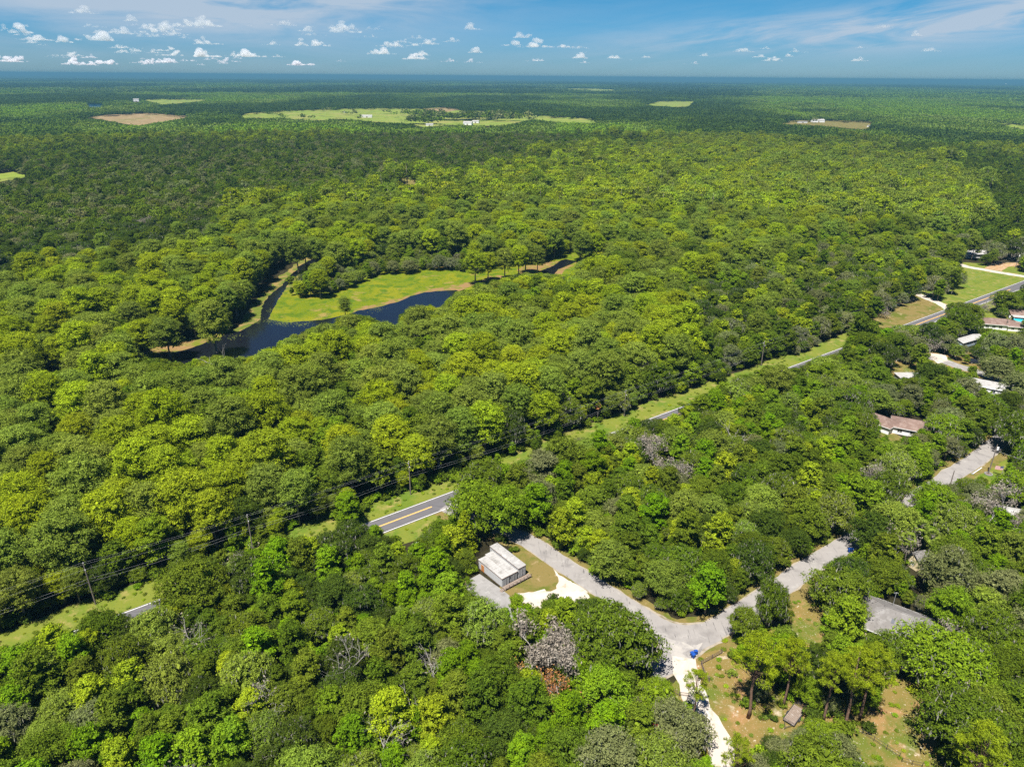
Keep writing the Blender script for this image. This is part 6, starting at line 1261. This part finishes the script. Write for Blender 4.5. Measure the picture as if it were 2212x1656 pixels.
mass_object('horizon_woods', 'dark blue-green woods along the horizon', np.concatenate([Pq, np.zeros((len(Pq), 1))], 1), np.stack([np.ones(len(Pq)), np.ones(len(Pq)), RTW.uniform(.75, 1.35, len(Pq))], 1), RTW.uniform(0, 6.28, len(Pq)), RTW.integers(0, 4, len(Pq)), np.array([tint_of(ftone(x * .5, y * .5), .08) * np.array([.62, .68, .95]) for x, y in Pq]), template_collection('horizon_kinds', FT))  # tint darkened and blued: distance haze put into the leaf colour
# undergrowth: shrubs under and between the trees and along the edges
SH = [quads_mesh('shrub_mix', [(d['b'], M_BARK), (d['Q'], M_LEAF)]) for d in (t_shrub(7000 + i, 0) for i in range(4))]
U = np.concatenate([wedge(66, 200, 2.9), wedge(200, 330, 3.1)]); ok = (np.abs((U - np.array([R0.x, R0.y])) @ np.array([RN.x, RN.y])) > 6.5) & (line_dist(U, SIDE[::3]) > 3.6) & (line_dist(U, TRACK[::3]) > 2.6); U = U[ok]
s = RTW.uniform(.45, 1.15, len(U)); ok = clear(U[:, 0], U[:, 1], 0, 1.7 * s, 1.2 * s, 1.2 * s, 0)
for a, b, c in NO_ROOT: ok &= (U[:, 0] - a) ** 2 + (U[:, 1] - b) ** 2 > (c + .6) ** 2
U, s = U[ok], s[ok]
tn = [RTW.choice(['fresh green', 'deep green', 'mid green', 'dark green', 'vivid green']) for _ in U]
mass_object('undergrowth', 'green shrubs and weeds under the trees and along the verges', np.concatenate([U, np.zeros((len(U), 1))], 1), np.stack([s, s, s * RTW.uniform(.8, 1.3, len(s))], 1), RTW.uniform(0, 6.28, len(s)), RTW.integers(0, 4, len(s)), np.array([tint_of(q, .12) for q in tn]), template_collection('shrub_kinds', SH), 'bushes')
# tufts and weeds on the verges and lawns
yd = raster([yard]); W = np.concatenate([wedge(85, 200, 1.7), wedge(200, 330, 2.2)]); of = (W - np.array([R0.x, R0.y])) @ np.array([RN.x, RN.y]); uu, vv = proj(np.concatenate([W, np.zeros((len(W), 1))], 1))
ok = (((of > 4.4) & (of < 12)) | ((of < -4.4) & (of > -10)) | (look(yd, uu, vv) > 0)) & (line_dist(W, SIDE[::2]) > 3.4) & (line_dist(W, TRACK[::2]) > 3.0) & (RTW.random(len(W)) < .34)
W = W[ok]; s = RTW.uniform(.10, .26, len(W)) * np.where(RTW.random(len(W)) < .06, 2, 1)
mass_object('weed_tufts', 'low tufts of grass and weeds on the verges and the lawn', np.concatenate([W, np.zeros((len(W), 1))], 1), np.stack([s * 1.3, s * 1.3, s * .8], 1), RTW.uniform(0, 6.28, len(s)), RTW.integers(0, 4, len(s)), np.array([tint_of(RTW.choice(['fresh green', 'soft olive-green', 'bright yellow-green', 'mid green']), .2) for _ in s]), template_collection('tuft_kinds', SH), 'grass')
# lily pads along the pool edge and weeds on the lawns
lp = MB(); lr = rng_(77)
for (a, b), n, sp_ in ((G(612, 697)[:2], 170, 2.6), (G(650, 699)[:2], 110, 3.2), (G(598, 668)[:2], 80, 2.2), (G(812, 668)[:2], 70, 2.8), (G(553, 692)[:2], 110, 2.6), (G(505, 727)[:2], 50, 2.6), (G(585, 692)[:2], 60, 2)):
    for _ in range(n):
        x, y = a + lr.normal() * sp_, b + lr.normal() * sp_; r = lr.uniform(.10, .30); k = 7; lp.add([(x + r * math.cos(6.283 * q / k), y + r * math.sin(6.283 * q / k), .030 + .004 * lr.random()) for q in range(k)], [tuple(range(k))])
lpo = lp.build('lily_pads', surf('lily_leaf', (.09, .12, .02), [((.17, .15, .05), .5, .5, .7)])); tag(lpo, 'scattered lily pads floating along the pool edge', 'water plants', None, 'stuff')

# ------------------------------------------------------------------ clouds
def cloud_mat():
    m, nt, out = new_mat('cloud_vapour'); v = nt.nodes.new('ShaderNodeVolumePrincipled'); v.inputs['Color'].default_value = (.93, .94, .96, 1); v.inputs['Density'].default_value = 0.0026; v.inputs['Anisotropy'].default_value = .2  # greyed, thinned vapour also stands in for haze over the clouds
    nt.links.new(v.outputs[0], out.inputs['Volume']); return m
M_CLOUD = cloud_mat(); BASE_Z = 1350.0
CL = [(745, 62, 58, 20, 'largest white cumulus in the blue middle of the sky'), (1022, 58, 34, 14, 'small bright cumulus high over the middle of the horizon'), (1131, 75, 38, 16, 'peaked white cumulus standing alone'), (1157, 95, 70, 17, 'wide white cumulus just under the peaked one'), (1104, 94, 46, 11, 'flat cumulus left of the wide white one'), (1231, 98, 50, 11, 'flat cumulus right of the wide white one'),
      (185, 23, 48, 14, 'grey based cumulus at the top corner of the sky'), (283, 41, 24, 12, 'little round cumulus right of the grey based one'), (440, 48, 64, 20, 'ragged grey cumulus under the bright veil'), (345, 57, 70, 16, 'long grey cumulus bank in the cloudy part'), (47, 64, 34, 18, 'cumulus puff at the cloudy west end'), (208, 80, 60, 18, 'bright cumulus in the cloudy part'), (268, 68, 30, 13, 'cumulus puff above the bright one'),
      (140, 86, 26, 14, 'cumulus puff west of the bright one'), (85, 82, 44, 13, 'broad low cumulus in the west'), (608, 51, 50, 10, 'thin grey cumulus by the large white one'), (662, 63, 30, 11, 'cumulus puff west of the large white one'), (675, 92, 62, 17, 'cumulus under the large white one'), (450, 116, 48, 17, 'bright low cumulus near the horizon in the west'), (540, 117, 60, 14, 'row of bright low cumulus near the horizon'), (148, 117, 46, 9, 'flat low cumulus over the western horizon'),
      (840, 95, 48, 12, 'cumulus east of the large white one'), (928, 91, 44, 12, 'cumulus in the low middle row'), (977, 87, 38, 9, 'flat cumulus ending the low middle row'), (1027, 109, 30, 12, 'rounded low cumulus in the middle'), (1980, 74, 18, 10, 'small white puff in front of the cirrus streaks'), (1910, 57, 32, 8, 'pair of tiny puffs above the cirrus streaks'), (1638, 120, 26, 9, 'small low puff in the east'), (1706, 119, 16, 8, 'tiny low puff east of it'), (1856, 129, 30, 8, 'flat low puff in the east'), (1327, 123, 30, 8, 'low puff right of the middle'), (1253, 122, 30, 10, 'ragged low puff right of the middle')]
def cloud_mesh(seed, L, Hh, n):
    """heaped puffs on a flat base, ragged thin ends"""
    rng = rng_(seed); bm = bmesh.new(); heads = rng.uniform(-.7, .7, 3); hw = rng.uniform(.18, .4, 3); hh = rng.uniform(.45, 1, 3); hh[0] = 1
    for i in range(n):
        t = rng.uniform(-1, 1); env = max(.14, max(h * math.exp(-((t - c) / w) ** 2) for c, w, h in zip(heads, hw, hh))) * (1 - abs(t) ** 4)
        r = Hh * rng.uniform(.13, .27) * (.4 + .7 * env); x = t * (L / 2 - r); y = rng.normal() * L * .13; z = r * .4 + rng.uniform(0, 1) ** 1.3 * max(Hh * env - r * 1.3, 0)
        M = Matrix.Translation((x, y, z)) @ Matrix.Diagonal((r * 1.6, r * 1.4, r * .9, 1)); k = len(bm.verts); bmesh.ops.create_icosphere(bm, subdivisions=3, radius=1, matrix=M)
        bm.verts.ensure_lookup_table(); off = Vector((seed * 1.3, i * 2.1, .7))
        for v in bm.verts[k:]:
            d = (v.co - Vector((x, y, z))); q = v.co / (Hh * .2) + off; v.co += d * (.45 * mnoise.noise(q) + .25 * mnoise.noise(q * 2.3) + .08 * mnoise.noise(q * 5))
    for v in bm.verts:
        if v.co.z < 0: v.co.z *= .15
    me = bpy.data.meshes.new('cloud'); bm.to_mesh(me); bm.free(); return me
def sky_at(u, v, z): return G(u, v, z)
def add_cloud(u, v, w, h, label, seed, group=None):
    g = sky_at(u, v + h * .45, BASE_Z); d = math.hypot(g.x, g.y); k = d / FPX / math.cos(PITCH) * 1.0; L, Hh = w * k, h * k * 1.05
    o = tag(link('cloud', cloud_mesh(seed, L, Hh, 34), None, M_CLOUD), label, 'cloud', group); o.location = (g.x, g.y, BASE_Z); o.rotation_euler = (0, 0, -math.atan2(g.x, g.y))
    rm = o.modifiers.new('merge', 'REMESH'); rm.mode = 'VOXEL'; rm.voxel_size = max(Hh / 20, 6); return o
for i, (u, v, w, h, lab) in enumerate(CL): add_cloud(u, v, w, h, lab, 800 + i)
cr_ = rng_(12); SMALL = []
for i in range(96):
    west = i < 78; u = (cr_.uniform(-60, 1000) if i % 2 else cr_.normal() * 170 + 330) if west else cr_.uniform(900, 2100)
    v = cr_.uniform(52, 140) if west else cr_.uniform(98, 138); w = cr_.uniform(16, 58) * (1 if west else .7)
    SMALL.append((u, v, w, w * cr_.uniform(.13, .26)))
used = {}
for i, (u, v, w, h) in enumerate(sorted(SMALL)):
    for d, nm, sd in sorted((math.hypot(u - q[0], (v - q[1]) * 2.5), q[4], ('right of' if u > q[0] else 'left of') if abs(u - q[0]) > abs(v - q[1]) else ('below' if v > q[1] else 'above')) for q in CL):
        nm = ' '.join(nm.split()[:6]); k = used.get((nm, sd), 0)
        if k < 6: break
    used[nm, sd] = k + 1; add_cloud(u, v, w, h, f'small cumulus puff, {ORD[k] if k else "first"} {sd} the {nm}', 900 + i, 'small cumulus puffs low over the horizon')
print('trees', len(TREES), {k: len(v) for k, v in mass.items()}, 'mid', n_mid, 'far', n_far, 'horizon', len(Pq), 'shrubs', len(U), 'labels', len(LAB), len(single))
